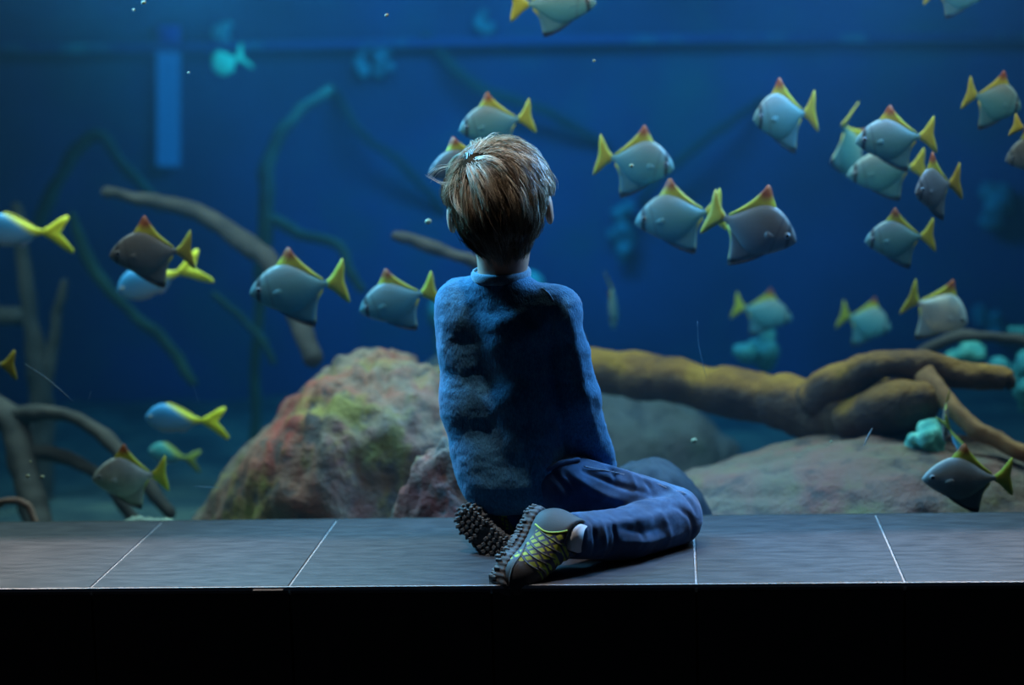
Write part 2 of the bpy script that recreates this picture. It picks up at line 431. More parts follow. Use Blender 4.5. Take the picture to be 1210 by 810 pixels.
# upright tiles coloured much darker than the top ones
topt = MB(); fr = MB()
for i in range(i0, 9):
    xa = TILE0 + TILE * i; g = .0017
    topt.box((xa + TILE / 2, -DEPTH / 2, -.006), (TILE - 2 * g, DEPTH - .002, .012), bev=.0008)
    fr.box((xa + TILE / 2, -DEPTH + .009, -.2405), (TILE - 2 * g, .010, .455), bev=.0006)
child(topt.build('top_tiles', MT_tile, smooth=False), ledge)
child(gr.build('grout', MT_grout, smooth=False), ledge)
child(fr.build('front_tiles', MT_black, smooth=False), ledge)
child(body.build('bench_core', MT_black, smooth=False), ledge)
e = MB(); e.box((0.3, -DEPTH - .0025, -.0030), (4.4, .003, .0050)); child(e.build('edge_trim', MT_edge, smooth=False), ledge)
e = MB(); q = P(317, 699, -DEPTH - .004); e.box((q[0], -DEPTH - .003, q[2]), (.048, .006, .007), bev=.002)
child(e.build('socket_slot', plain('grey_plastic_slot', (.05, .045, .045), .5), smooth=False), ledge)

def slab(name, c, size, mat, kind='structure'):
    m = MB(); m.box((0, 0, 0), size); o = m.build(name, mat, smooth=False); o.location = c; o['kind'] = kind; return o
slab('floor', (0.3, -2.2, -.49), (5.0, 4.2, .02), MT_floor)
slab('wall_front', (0.3, .04, 2.15), (5.0, .07, 1.82), MT_wall)
slab('shade_bulkhead', (0.3, -.106, 1.65), (5.0, .212, .90), MT_wall)       # bulkhead out of view, added to shade the ledge by the pane
slab('trim_2', (0.3, .012, -.012), (4.6, .024, .016), MT_black)     # black gasket along the foot of the pane
# window pane
t = NT('clear_acrylic'); n_ = t.n('BsdfTransparent', {'Color': (.97, .985, .99, 1)}); t.t.links.new(n_.outputs[0], t.out.inputs[0])
MT_glass = t.m
win = MB(); win.box((0, 0, 0), (4.4, .02, 1.24)); win = win.build('window_1', MT_glass, smooth=False)
win.location = (.3, .012, .616); tag(win, 'large clear aquarium window with fine scratches', 'window', kind='structure')
# scratches on the pane
def scratch(pxs, wpx, mat):
    pts = [P(a, b_, -.001) for a, b_ in pxs]; m = MB(); m.tube(spline(pts, 8), np.sin(np.linspace(.25, math.pi - .25, 8)) * wpx * mpp(0) / 2, 5)
    o = m.build('scratch', mat); o.parent = win; o.matrix_parent_inverse = Matrix.Translation(-win.location)
scratch([(28, 429), (58, 450), (88, 476)], 1.7, MT_scratch)
scratch([(1031, 506), (1026, 516), (1021, 527)], 2.2, MT_scratch_w)
scratch([(824, 380), (826, 410), (835, 448)], .8, MT_scratch)
scratch([(228, 575), (262, 577)], .9, MT_scratch)
scratch([(104, 474), (108, 462)], .9, MT_scratch)
scratch([(228, 455), (236, 480)], .7, MT_scratch)

# tank shell
TX0, TX1, TY1 = -1.9, 2.1, 3.0
slab('wall_back', (.1, TY1 + .05, .55), (4.4, .1, 2.3), MT_back)
slab('wall_left', (TX0 - .05, TY1 / 2 + .1, .55), (.1, TY1 - .1, 2.3), MT_back)
slab('wall_right', (TX1 + .05, TY1 / 2 + .1, .55), (.1, TY1 - .1, 2.3), MT_back)
# sandy bottom with gentle mounds
nx, ny = 90, 70
X, Y = np.meshgrid(np.linspace(TX0, TX1, nx), np.linspace(.03, TY1, ny), indexing='ij')
Z = -.30 + .05 * fbm(np.stack([X, Y, X * 0], -1), 1.5, 4)
V = np.stack([X, Y, Z], -1).reshape(-1, 3)
F = [(i * ny + j, (i + 1) * ny + j, (i + 1) * ny + j + 1, i * ny + j + 1) for i in range(nx - 1) for j in range(ny - 1)]
sand = mesh_obj('tank_sand', V, F, MT_sand); tag(sand, 'pale green-grey sand on the tank bottom', 'sand', kind='structure')
# water
t = NT('aquarium_water')
va = t.n('VolumeAbsorption', {'Color': (.24, .64, .86, 1), 'Density': .62})
vs = t.n('VolumeScatter', {'Color': (.22, .62, 1.0, 1), 'Density': .042, 'Anisotropy': .3})
ad = t.n('AddShader', {0: va.outputs[0], 1: vs.outputs[0]}); t.t.links.new(ad.outputs[0], t.out.inputs['Volume'])
MT_water = t.m
wat = slab('water', (.1, TY1 / 2 + .014, .365), (3.98, TY1 - .03, 1.47), MT_water)
tag(wat, 'clear deep blue aquarium water filling the tank', 'water', kind='structure')
# ledge with turquoise patches along the back wall
t = NT('ledge_with_turquoise_patches'); co = t.obj(); f = t.noise(t.mapping(co, (1, .1, 1)), 3.3, 4)
MT_rail = t.bsdf(t.ramp(f, [(.50, (.006, .075, .22)), (.62, (.03, .26, .28)), (.72, (.08, .55, .42))]), .8)
qa, qb = P(-60, 57, 2.9), P(1270, 43, 2.9)
m = MB(); m.tube(spline([qa, P(200, 56, 2.9), P(700, 47, 2.9), qb], 30), .014, 8)
rail = m.build('trim_3', MT_rail); rail['kind'] = 'structure'; rail['label'] = 'thin waterline ledge with turquoise patches along the back wall'
# upright blurred stripe of blue light, built as a glowing tube
t = NT('blue_glow_stripe'); em = t.n('Emission', {'Color': (.01, .24, .62, 1), 'Strength': .55}); t.t.links.new(em.outputs[0], t.out.inputs[0])
m = MB(); m.tube([P(199, 196, 2.962), P(199, 52, 2.962)], 14 * mpp(2.96), 16)
tube = empty('glow_stripe', tuple(P(199, 196, 2.962))); tag(tube, 'upright blue stripe of light built as a glowing tube at the back of the tank', 'lamp')
child(m.build('tube', t.m), tube)
m = MB(); m.tube([P(199, 52, 2.962), P(199, 30, 2.962)], 14.3 * mpp(2.96), 16); child(m.build('cap', plain('dark_blue_cap', (.01, .05, .35), .5)), tube)

# ------------------------------------------------------------------ rocks
def rock(name, c, r, mat, seed, label, amp=.16, subd=60, rot=0.0, strat=0.0, taper=0.0):
    n1, n2 = subd * 2, subd
    th = np.linspace(0, 2 * math.pi, n1, endpoint=False); ph = np.linspace(0, math.pi, n2)
    T_, H_ = np.meshgrid(th, ph, indexing='ij')
    D_ = np.stack([np.cos(T_) * np.sin(H_), np.sin(T_) * np.sin(H_), np.cos(H_)], -1)
    k = 1 + amp * fbm(D_ + seed * 3.1, 1.6, 5) + .5 * min(amp, .1) * fbm(D_ + seed, 7, 3)
    if strat: k += strat * np.abs(vnoise(np.stack([D_[..., 0] * 5, D_[..., 1] * 2, D_[..., 2] * 1.2], -1) + seed, 1.7))
    V = D_ * k[..., None] * np.array(r)
    V[..., 0] *= 1 - taper * V[..., 2] / r[2]
    cr, sr = math.cos(rot), math.sin(rot)
    V = V @ np.array([[cr, 0, -sr], [0, 1, 0], [sr, 0, cr]])
    V = V.reshape(-1, 3)
    F = [(i * n2 + j, i * n2 + j + 1, ((i + 1) % n1) * n2 + j + 1, ((i + 1) % n1) * n2 + j) for i in range(n1) for j in range(n2 - 1)]
    V[:, 1] = np.maximum(V[:, 1], .035 - c[1])
    o = mesh_obj(name, V, F, mat); o.location = c; tag(o, label, 'rock'); return o
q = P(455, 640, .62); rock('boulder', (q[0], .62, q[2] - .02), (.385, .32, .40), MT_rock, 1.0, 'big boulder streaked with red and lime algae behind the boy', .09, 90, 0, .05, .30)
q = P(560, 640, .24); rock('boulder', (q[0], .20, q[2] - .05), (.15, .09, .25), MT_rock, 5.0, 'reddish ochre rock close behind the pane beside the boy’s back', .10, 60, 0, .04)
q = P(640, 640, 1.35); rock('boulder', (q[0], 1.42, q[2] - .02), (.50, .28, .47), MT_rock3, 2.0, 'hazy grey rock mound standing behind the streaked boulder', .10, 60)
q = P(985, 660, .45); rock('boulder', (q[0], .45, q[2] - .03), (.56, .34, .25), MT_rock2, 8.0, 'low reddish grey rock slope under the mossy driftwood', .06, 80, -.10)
q = P(748, 655, .17); rock('light_shade_patch', (q[0] + .012, .17, q[2] - .03), (.135, .11, .20), MT_shadow_patch, 4.0, 'dark blue mound standing in for a shadow beside the boy’s knee, behind the pane', .03, 60, .12)  # added mound; the shadow there is put into its dark colour
q = P(170, 640, .16); rock('light_shade_patch', (q[0], .16, q[2] - .08), (.13, .09, .115), MT_lit_patch, 9.0, 'low pale green mound standing in for a lit sand patch at the foot of the pane beside the boulder', .12, 50)  # added mound; its paleness paints a lit patch of sand

# ------------------------------------------------------------------ wood
def wood(name, chains, mat, label, rough=.10, cat='branch', extra=None):
    """chains: list of [(px,py,Y,width_px)...]; the forks of one tangle are one object"""
    m = MB()
    for ch in chains:
        pts = spline([P(a, b_, y) for a, b_, y, w_ in ch], 12 * len(ch)); r = spline([[w_ * mpp(y) / 2, 0, 0] for a, b_, y, w_ in ch], 12 * len(ch))[:, 0]
        r = r * (1 + rough * fbm(pts, 14, 3)); r = np.maximum(r, .002); r[-1] *= .45; r[0] *= .45
        pts = pts + .25 * r[:, None] * np.stack([fbm(pts + 5, 9, 2), fbm(pts + 9, 9, 2), fbm(pts + 1, 9, 2)], -1)
        m.tube(pts, r, 14)
    V = np.array(m.V); N = np.stack([fbm(V, 22, 3), fbm(V + 4, 22, 3), fbm(V + 8, 22, 3)], -1); V += N * .004
    o = mesh_obj(name, V, m.F, mat); tag(o, label, cat); return o
wood('driftwood_log', [[(640, 415, .95, 44), (720, 440, .85, 56), (800, 452, .78, 58), (900, 470, .70, 62), (990, 484, .62, 86), (1060, 500, .58, 92), (1100, 530, .55, 36)], [(1000, 500, .55, 50), (1050, 480, .50, 62), (1088, 474, .48, 60), (1094, 474, .48, 50)],
                       [(960, 478, .60, 56), (1005, 450, .55, 40), (1045, 431, .52, 32), (1090, 434, .52, 36), (1140, 444, .52, 34), (1184, 450, .52, 32), (1188, 451, .52, 26)]],
     MT_log, 'thick mossy driftwood trunk arching over the rocks on the far side of the pane', .12, 'driftwood')
wood('driftwood_branch', [[(1092, 438, .50, 26), (1112, 466, .46, 22), (1146, 500, .42, 20), (1184, 524, .40, 20), (1250, 556, .40, 20)]], MT_rust, 'rusty brown branch slanting down from the mossy trunk', .12)
wood('driftwood_branch', [[(1060, 445, .9, 14), (1092, 415, .9, 15), (1128, 399, .9, 15), (1170, 398, .9, 14), (1250, 408, .9, 14)]], MT_root, 'thin grey branch curving above the turquoise coral')
wood('driftwood_branch', [[(463, 277, .9, 11), (490, 284, .9, 15), (520, 295, .9, 15), (560, 309, .9, 16), (620, 340, .95, 18), (690, 410, 1.0, 24)]], MT_root, 'brown stick poking out beside the boy’s head')
wood('root', [[(-40, 470, .8, 34), (10, 500, .75, 40), (28, 560, .7, 34), (48, 640, .65, 40)],
              [(8, 495, .75, 22), (50, 489, .72, 19), (100, 500, .70, 18), (150, 545, .66, 18), (205, 612, .62, 18)],
              [(10, 530, .75, 18), (60, 536, .72, 16), (112, 556, .70, 15), (150, 600, .68, 14), (170, 640, .68, 14)]],
     MT_root, 'tangled grey-brown roots rising from the sand, left of the boulder', cat='roots')
wood('root', [[(-20, 608, .35, 11), (10, 592, .35, 9), (32, 596, .35, 9), (44, 620, .35, 9)]], MT_root_r, 'small reddish looped root at the foot of the pane')
wood('root', [[(50, 620, 1.4, 30), (48, 480, 1.4, 30), (38, 400, 1.4, 22), (28, 300, 1.45, 20), (20, 240, 1.5, 14)],
              [(50, 470, 1.4, 22), (62, 400, 1.4, 16), (76, 330, 1.4, 10)], [(-30, 372, 1.4, 24), (18, 372, 1.4, 22), (24, 380, 1.4, 14)]],
     MT_root, 'dim upright forked root behind the grey-brown tangle', cat='roots')
wood('root', [[(120, 225, 1.1, 12), (170, 236, 1.1, 17), (235, 254, 1.1, 22), (290, 288, 1.05, 26), (322, 320, 1.0, 24), (350, 378, .95, 24), (372, 432, .9, 28)]], MT_root, 'long grey root arching down onto the boulder top', cat='roots')
wood('root', [[(300, 560, 1.75, 16), (303, 430, 1.75, 13), (308, 330, 1.7, 16), (316, 250, 1.7, 18), (318, 190, 1.75, 17), (345, 140, 1.8, 16), (390, 104, 1.9, 12)],
              [(316, 256, 1.7, 14), (350, 275, 1.7, 14), (400, 290, 1.65, 13), (414, 320, 1.6, 12), (430, 345, 1.6, 10)]], MT_root_t, 'faint teal forked root rising behind the long grey root', cat='roots')
wood('root', [[(40, 270, 2.0, 14), (62, 225, 2.0, 16), (90, 178, 2.0, 16), (120, 160, 2.0, 14), (150, 200, 2.0, 14), (190, 250, 2.0, 12)]], MT_root_t, 'faint teal arched root high in the dark corner', cat='roots')
wood('root', [[(84, 250, 1.6, 12), (106, 310, 1.6, 16), (150, 365, 1.6, 15), (195, 405, 1.6, 14), (232, 455, 1.6, 12)], [(250, 345, 1.6, 9), (300, 390, 1.6, 9), (326, 430, 1.6, 9)]], MT_root_t, 'faint teal root slanting through the dark water', cat='roots')
wood('root', [[(500, 40, 2.98, 12), (560, 100, 2.85, 14), (640, 130, 2.85, 12), (720, 175, 2.98, 10)]], MT_root_t, 'very faint distant root above the boy’s head', cat='roots')
wood('root', [[(390, 100, 2.98, 9), (430, 160, 2.85, 11), (470, 190, 2.85, 10), (525, 250, 2.98, 9)]], MT_root_t, 'very faint thin root between the boy and the fork', cat='roots')
wood('root', [[(905, 115, 2.98, 9), (840, 160, 2.85, 10), (790, 200, 2.85, 10), (755, 240, 2.98, 9)]], MT_root_t, 'very faint thin root behind the pair of facing fish', cat='roots')

# corals: clusters of knobbly lobes
def coral(px, py, Y, wpx, hpx, mat, label, n=14, seed=1):
    r_ = np.random.default_rng(seed); m = MB(); s = mpp(Y); c = P(px, py, Y)
    lobes = []
    for i in range(n):
        a, bb = r_.normal(size=2) * .38
        lobes.append((c + np.array([a * wpx * s / 1.3, r_.normal() * .02, bb * hpx * s / 1.3]), s * min(wpx, hpx) * (.22 + .12 * r_.random())))
    base = c - np.array([0, 0, hpx * s * .5])
    def f(Q):
        d = sd_cap(Q, base, c, s * wpx * .2, s * wpx * .2)
        for p_, rr in lobes: d = smin(d, np.linalg.norm(Q - p_, axis=-1) - rr, .008)
        return d
    ext = np.array([wpx * s, .07, hpx * s]) * .9 + .02
    V, F = surface_nets(f, c - ext, c + ext, max(.006, s * 3)); V += .003 * np.stack([vnoise(V, 120), vnoise(V + 3, 120), vnoise(V + 7, 120)], -1)
    o = mesh_obj('coral', V, F, mat); tag(o, label, 'coral', 'corals among the driftwood'); return o
coral(1142, 418, 1.25, 50, 30, MT_coral, 'bright turquoise coral under the thin curved branch', 16, 1)
coral(1095, 518, .40, 30, 40, MT_coral, 'pale turquoise coral showing below the mossy trunk', 34, 12)
coral(1212, 450, 1.2, 40, 60, MT_coral_d, 'teal coral at the edge of the view beside the cut log end', 14, 3)
coral(1172, 378, 2.93, 28, 30, MT_coral_d, 'small dim teal coral above the thin curved branch', 10, 4)
coral(1178, 245, 2.94, 34, 40, MT_coral_d, 'very dim round coral high on the back wall by the cluster of fish', 10, 5)
coral(735, 275, 2.93, 30, 60, MT_coral_d, 'dim teal coral column on the back wall beside the boy’s ear', 12, 6)
coral(905, 410, 1.5, 60, 36, MT_coral_d, 'dim teal coral behind the mossy trunk', 12, 7)
coral(448, 72, 2.95, 34, 26, MT_coral_d, 'dim teal coral patch high up between stick and blue stripe', 10, 8)
coral(572, 29, 2.96, 22, 18, MT_coral_d, 'small round teal coral above the boy’s head', 8, 9)
coral(264, 33, 2.92, 24, 20, MT_coral, 'small bright green coral knob on the waterline ledge', 8, 10)
coral(590, 372, 1.9, 110, 90, MT_coral_d, 'wide dim teal coral behind the boy’s shoulders', 22, 12)

# ------------------------------------------------------------------ fish
def prof(pts, n):
    pts = np.array(pts, float); u = np.linspace(0, 1, n); c = spline(np.c_[pts, np.zeros(len(pts))], 200)
    return np.interp(u, c[:, 0], c[:, 1])
def fish_body(top, bot, thick, n=40, k=20, bend=0.0):
    """closed body: x 0 snout .. 1 tail root; y half thickness; z profile"""
    u = (1 - np.cos(np.linspace(0, math.pi, n))) / 2
    tp = np.interp(u, np.linspace(0, 1, 200), prof(top, 200)); bt = np.interp(u, np.linspace(0, 1, 200), prof(bot, 200))
    V = []
    for i in range(n):
        c = (tp[i] + bt[i]) / 2; h = max((tp[i] - bt[i]) / 2, .004); th = thick * (math.sin(math.pi * min(1, u[i] * .86 + .10)) ** .8) * min(1, h / .10) ** .5
        for j in range(k):
            a = 2 * math.pi * j / k
            V.append((u[i], th * math.copysign(abs(math.cos(a)) ** 1.15, math.cos(a)) + bend * u[i] ** 2, c + h * math.sin(a)))
    F = [(i * k + j, (i + 1) * k + j, (i + 1) * k + (j + 1) % k, i * k + (j + 1) % k) for i in range(n - 1) for j in range(k)]
    F += [tuple(range(k)), tuple((n - 1) * k + j for j in range(k))[::-1]]
    return np.array(V), F
def fin(outline, th, bend=0.0, lean=0.0):
    """thin solid fin: outline (x,z) polygon, lens-thick in the middle"""
    o = np.array(outline, float); n = len(o); c = o.mean(0); V = []
    inner = c + (o - c) * .55
    for s_ in (-1, 1):
        V += [(x, s_ * th * .15 + bend * x * x + lean * (x - 1) * (x > 1), z) for x, z in o]
        V += [(x, s_ * th + bend * x * x + lean * (x - 1) * (x > 1), z) for x, z in inner]
        V += [(c[0], s_ * th * 1.1 + bend * c[0] ** 2 + lean * (c[0] - 1) * (c[0] > 1), c[1])]
    w_ = 2 * n + 1; F = []
    for s_ in (0, 1):
        b_ = s_ * w_
        for i in range(n):
            j = (i + 1) % n
            q = [b_ + i, b_ + j, b_ + n + j, b_ + n + i]; F.append(q if s_ else q[::-1])
            q = [b_ + n + i, b_ + n + j, b_ + 2 * n]; F.append(q if s_ else q[::-1])
    for i in range(n):
        j = (i + 1) % n; F.append([i, j, w_ + j, w_ + i])
    return V, F
def smooth_poly(pts, n=6):
    pts = [tuple(p) for p in pts]; out = []
    for i in range(len(pts)):
        a, b_ = np.array(pts[i]), np.array(pts[(i + 1) % len(pts)])
        for k in range(n): out.append(a + (b_ - a) * k / n)
    out = np.array(out)
    for _ in range(2): out = (np.roll(out, 1, 0) + 2 * out + np.roll(out, -1, 0)) / 4
    return out
MTOP = [(0, .0), (.05, .085), (.13, .17), (.25, .26), (.38, .315), (.52, .32), (.66, .25), (.80, .145), (.92, .06), (1.0, .035)]
MBOT = [(0, .0), (.03, -.05), (.10, -.115), (.22, -.20), (.38, -.285), (.52, -.315), (.66, -.27), (.80, -.16), (.92, -.06), (1.0, -.035)]
DORS = [(.36, .29), (.46, .40), (.54, .52), (.585, .53), (.62, .44), (.72, .30), (.86, .15), (.97, .06), (.90, .04), (.70, .18), (.50, .28)]
ANAL = [(.30, -.23), (.46, -.36), (.62, -.46), (.755, -.53), (.785, -.50), (.80, -.36), (.84, -.20), (.95, -.06), (.86, -.03), (.68, -.18), (.50, -.26)]
TAIL = [(.97, .04), (1.06, .10), (1.17, .25), (1.23, .32), (1.235, .20), (1.20, .02), (1.24, -.16), (1.245, -.29), (1.18, -.24), (1.06, -.10), (.97, -.04)]
def make_moony(variant):
    bend, lean, mbody, mtail, dsc = variant
    r = empty('moonyfish')
    V, F = fish_body(MTOP, MBOT, .085, bend=bend); mesh_obj('body', V, F, mbody, r)
    d = [(x, z * dsc if z > .3 else z) for x, z in DORS]
    V, F = fin(smooth_poly(d, 4), .014, bend); mesh_obj('dorsal_fin', V, F, MT_dorsal, r)
    V, F = fin(smooth_poly(ANAL, 4), .014, bend); mesh_obj('anal_fin', V, F, {MT_fish_d: MT_anal_d, MT_fish_g: MT_anal_g, MT_fish_w: MT_anal_w}.get(mbody, MT_anal), r)
    V, F = fin(smooth_poly(TAIL, 4), .016, bend, lean); mesh_obj('tail_fin', V, F, mtail, r)
    m = MB()
    m.tube(spline([(.34, bend * .12, -.265), (.47, bend * .22, -.365), (.62, bend * .38, -.458), (.765, bend * .58, -.522)], 10), np.array([.004, .008, .010, .012, .013, .014, .015, .017, .018, .012]), 8)
    m.build('fin_edge', MT_black_tip, r)
    for s_ in (-1, 1):
        m = MB(); m.tube([(.135, s_ * .052, .035), (.135, s_ * .066, .035)], [.040, .034], 16); e_ = m.build('eye', MT_iris, r)
        m = MB(); m.tube([(.135, s_ * .06, .035), (.135, s_ * .072, .035)], [.034, .024], 14); m.build('pupil', MT_eye, e_)
        V, F = fin(smooth_poly([(.29, -.02), (.40, .03), (.43, -.02), (.40, -.08), (.31, -.05)], 3), .004)
        V = [(x, y + s_ * .086, z) for x, y, z in V]; mesh_obj('pectoral_fin', V, F, mbody, r)
    return r
def copy_tree(o, parent=None):
    c = o.copy(); COL.objects.link(c); c.parent = parent
    for ch in list(o.children): copy_tree(ch, c)
    return c
M_BRIGHT = (0.0, 0.0, MT_fish, MT_tail, 1.0); M_BEND = (0.06, .5, MT_fish, MT_tail, .95); M_SHADED = (-.03, -.3, MT_fish_d, MT_tail_d, 1.05)
M_GREY = (0.02, .1, MT_fish_g, MT_tail, 1.0); M_WHITE = (0.03, .3, MT_fish_w, MT_tail, 1.0)
protos = {k: make_moony(v) for k, v in (('a', M_BRIGHT), ('b', M_BEND), ('d', M_SHADED), ('w', M_WHITE), ('e', M_GREY))}
used = set()
def put_fish(proto_key, snout, tailend, Y, label, yaw=0.0, hs=1.0, span=1.245, cat='fish', group='silver moonyfish swimming in the tank', bank=0.0):
    """snout / tailend: photo pixels of nose and tail; yaw turns the fish out of the picture plane (length grows to keep the apparent length)"""
    a, b_ = P(*snout, Y), P(*tailend, Y)
    d = b_ - a; L = np.linalg.norm(d) / span / max(math.cos(yaw), .25)
    tilt = math.atan2(d[2], abs(d[0]))
    p = protos[proto_key]
    o = p if proto_key not in used else copy_tree(p)
    used.add(proto_key)
    # local +x = towards tail
    facing_left = d[0] > 0
    Rz = Matrix.Rotation(yaw if facing_left else math.pi - yaw, 4, 'Z'); Ry = Matrix.Rotation(-tilt, 4, 'Y')
    Rl = Matrix.Rotation(bank, 4, 'X')
    R = Rz @ Ry @ Rl
    mid = (Vector(a) + Vector(b_)) / 2
    sc = Matrix.Diagonal((L, L, L * hs, 1))
    T = Matrix.Translation(mid - R.to_3x3() @ Vector((span / 2 * L, 0, 0)))
    o.matrix_world = T @ R @ sc
    tag(o, label, cat, group); return o
put_fish('b', (705, 4), (604, 6), .45, 'teal fish cropped by the upper picture edge above the boy', hs=.9)
put_fish('a', (1165, -6), (1092, -10), .5, 'barely visible fish cropped by the upper edge, its dark belly fin showing', hs=1.0)
put_fish('a', (543, 154), (630, 138), .42, 'fish swimming just above the boy’s hair', .2, 1.0)
put_fish('d', (506, 206), (592, 180), .30, 'dusky fish half hidden behind the boy’s hair', 0, .85)
put_fish('a', (797, 199), (704, 184), .40, 'fish nearest the boy’s right ear, facing away from him', .1, 1.12)
put_fish('a', (750, 264), (856, 248), .34, 'pale fish whose yellow tail touches the dusky fish beside it', -.1, 1.02)
put_fish('d', (941, 285), (834, 252), .22, 'dusky grey fish with gold-edged fins facing the pale one’s tail', .1, 1.08)
put_fish('a', (889, 141), (967, 133), .45, 'lone fish swimming level above the dusky grey one', .45, 1.25)
put_fish('a', (1010, 168), (1107, 160), .34, 'largest fish at the top of the overlapping cluster', .1, .98)
put_fish('a', (1000, 208), (1096, 196), .52, 'fish tucked underneath the largest of the cluster', .1, .92)
put_fish('b', (1014, 196), (988, 152), .75, 'slim fish turned away at the edge of the cluster, yellow back edge', -1.0, 1.2)
put_fish('d', (1078, 225), (1134, 218), .30, 'small dark fish turned half away below the cluster', .85, 1.15)
put_fish('a', (1021, 285), (1106, 279), .40, 'fish below the cluster with a tall yellow back fin', .15, 1.02)
put_fish('a', (1208, 128), (1139, 110), .45, 'fish near the picture edge facing outward with a raised tail', -.2, 1.22)
put_fish('d', (1187, 190), (1262, 170), .50, 'grey fish cut off by the picture edge, only its head in view', .2, 1.0)
put_fish('d', (1262, 165), (1196, 148), .30, 'dark fish sliver at the picture edge above the cut-off head', .1, .9)
put_fish('a', (936, 377), (866, 362), 1.35, 'blurred teal fish hovering above the middle of the mossy trunk', .1, 1.0)
put_fish('b', (1052, 388), (993, 372), 1.25, 'blurred teal fish with a green tail over the trunk’s arch', .2, 1.25)
put_fish('w', (1144, 384), (1068, 350), .62, 'bright white fish with yellow fins above the thin curved branch', -.2, 1.15)
put_fish('e', (1089, 566), (1199, 566), .12, 'grey fish in front of the rocks near the foot of the pane', .05, .92)
put_fish('e', (110, 566), (197, 562), .25, 'dull grey fish in front of the tangled roots', .1, 1.05)
put_fish('a', (295, 347), (410, 333), .28, 'fish in front of the long grey root, chin line dark', .05, .98)
put_fish('a', (425, 368), (517, 342), .32, 'fish swimming just left of the boy’s shoulder', .05, .98)
put_fish('d', (131, 302), (228, 296), .26, 'dark olive fish overlapping the blue one with yellow tail', .15, 1.0)
put_fish('d', (-70, 432), (20, 432), .30, 'fish outside the picture with only its yellow tail showing', .1, .85)
# two fish seen head-on / tail-on
put_fish('d', (1113, 500), (1120, 487), .30, 'thin silver fish seen head-on between coral and rusty branch', 1.45, 1.3)
put_fish('b', (722, 366), (730, 352), 1.3, 'blurred pale fish seen edge-on just right of the boy’s shoulder', 1.45, 1.6)

# blue fusiliers with yellow tails
FTOP = [(0, .0), (.05, .10), (.15, .20), (.30, .26), (.48, .24), (.66, .165), (.82, .09), (.94, .05), (1.0, .042)]
FBOT = [(0, .0), (.03, -.06), (.12, -.15), (.28, -.225), (.46, -.235), (.64, -.18), (.80, -.10), (.93, -.05), (1.0, -.04)]
FTAIL = [(.97, .045), (1.08, .10), (1.24, .22), (1.36, .27), (1.40, .22), (1.26, .06), (1.20, .0), (1.30, -.10), (1.46, -.24), (1.45, -.32), (1.32, -.26), (1.10, -.11), (.97, -.04)]
def make_fus(mb, mt):
    r = empty('fusilier')
    V, F = fish_body(FTOP, FBOT, .10); mesh_obj('body', V, F, mb, r)
    V, F = fin(smooth_poly(FTAIL, 4), .020, 0, .1); mesh_obj('tail_fin', V, F, mt, r)
    V, F = fin(smooth_poly([(.30, .24), (.40, .30), (.60, .23), (.85, .10), (.80, .07), (.5, .2)], 4), .010); mesh_obj('dorsal_fin', V, F, MT_tail if mb is MT_fus else mt, r)
    V, F = fin(smooth_poly([(.55, -.2), (.66, -.24), (.85, -.10), (.80, -.06), (.62, -.15)], 4), .010); mesh_obj('anal_fin', V, F, mb, r)
    for s_ in (-1, 1):
        m = MB(); m.tube([(.11, s_ * .06, .03), (.11, s_ * .078, .03)], [.032, .026], 14); e_ = m.build('eye', MT_iris, r)
        m = MB(); m.tube([(.11, s_ * .07, .03), (.11, s_ * .084, .03)], [.018, .014], 12); m.build('pupil', MT_eye, e_)
    return r
MT_tail_b = plain('bright_lemon_tail', (.95, .95, .02), .5)
protos['f'] = make_fus(MT_fus, MT_tail_b); protos['g'] = make_fus(MT_fus_d, fin_mat('olive_tail', 2, 2, .1, (.30, .36, .05), YEL))
G2 = 'blue fish with yellow tails'
put_fish('f', (-22, 272), (85, 276), .55, 'blue fish with a forked yellow tail, cut off at the picture edge', .05, 1.05, 1.45, group=G2)
put_fish('f', (139, 345), (244, 312), .62, 'pale blue fish behind the dark olive one, yellow tail trailing', .05, 1.0, 1.45, group=G2)
put_fish('f', (172, 493), (270, 500), .55, 'blue fish with bright forked tail above the sand, beside the boulder', .05, 1.0, 1.45, group=G2)
put_fish('g', (176, 532), (238, 546), .85, 'dim teal fish with an olive tail below the bright blue one', .05, 1.1, 1.45, group=G2)
put_fish('g', (1146, 545), (1112, 492), .20, 'slim bluish fish slanting down behind the grey one near the rocks', .3, .5, 1.45, group=G2)
# bright green fish near the waterline
protos['h'] = make_fus(MT_green_fish, MT_green_fish)
put_fish('h', (252, 80), (292, 64), 2.2, 'small glowing green fish near the waterline by the blue stripe', .2, 1.9, 1.45, group='green fish')

# drifting food pellets
pel = [(506, 262, 3.2, .12), (33, 563, 2.2, .05), (50, 564, 2.2, .05), (158, 12, 1.5, .05), (170, 3, 2.2, .05), (820, 521, 3.0, .15), (702, 72, 1.5, .1), (457, 18, 1.8, .1), (746, 196, 2.2, .1), (982, 612 - 90, 1.4, .1), (36, 546, 1.4, .05), (223, 86, 1.2, .1)]
names = ['below the fish by the boy’s hair', 'over the brown roots', 'over the brown roots, right one', 'near the upper edge, left corner', 'cut by the upper edge', 'over the reddish slope', 'in open blue water above the boy', 'near the top between teal corals', 'on the flank of the fish by the ear', 'in front of the dark log', 'beside the root tangle', 'between blue stripe and green fish']
for (a, b_, r_, y), nm in zip(pel, names):
    c = P(a, b_, y); s = r_ * mpp(y); th = np.linspace(0, math.pi, 7)
    m = MB(); m.tube([c + np.array([-math.cos(q) * s * 1.25, 0, -math.cos(q) * s * .3]) for q in th], np.maximum(np.sin(th), .05) * s, 8)
    tag(m.build('food_pellet', MT_pellet), 'pale food pellet drifting ' + nm, 'pellet', 'drifting food pellets')

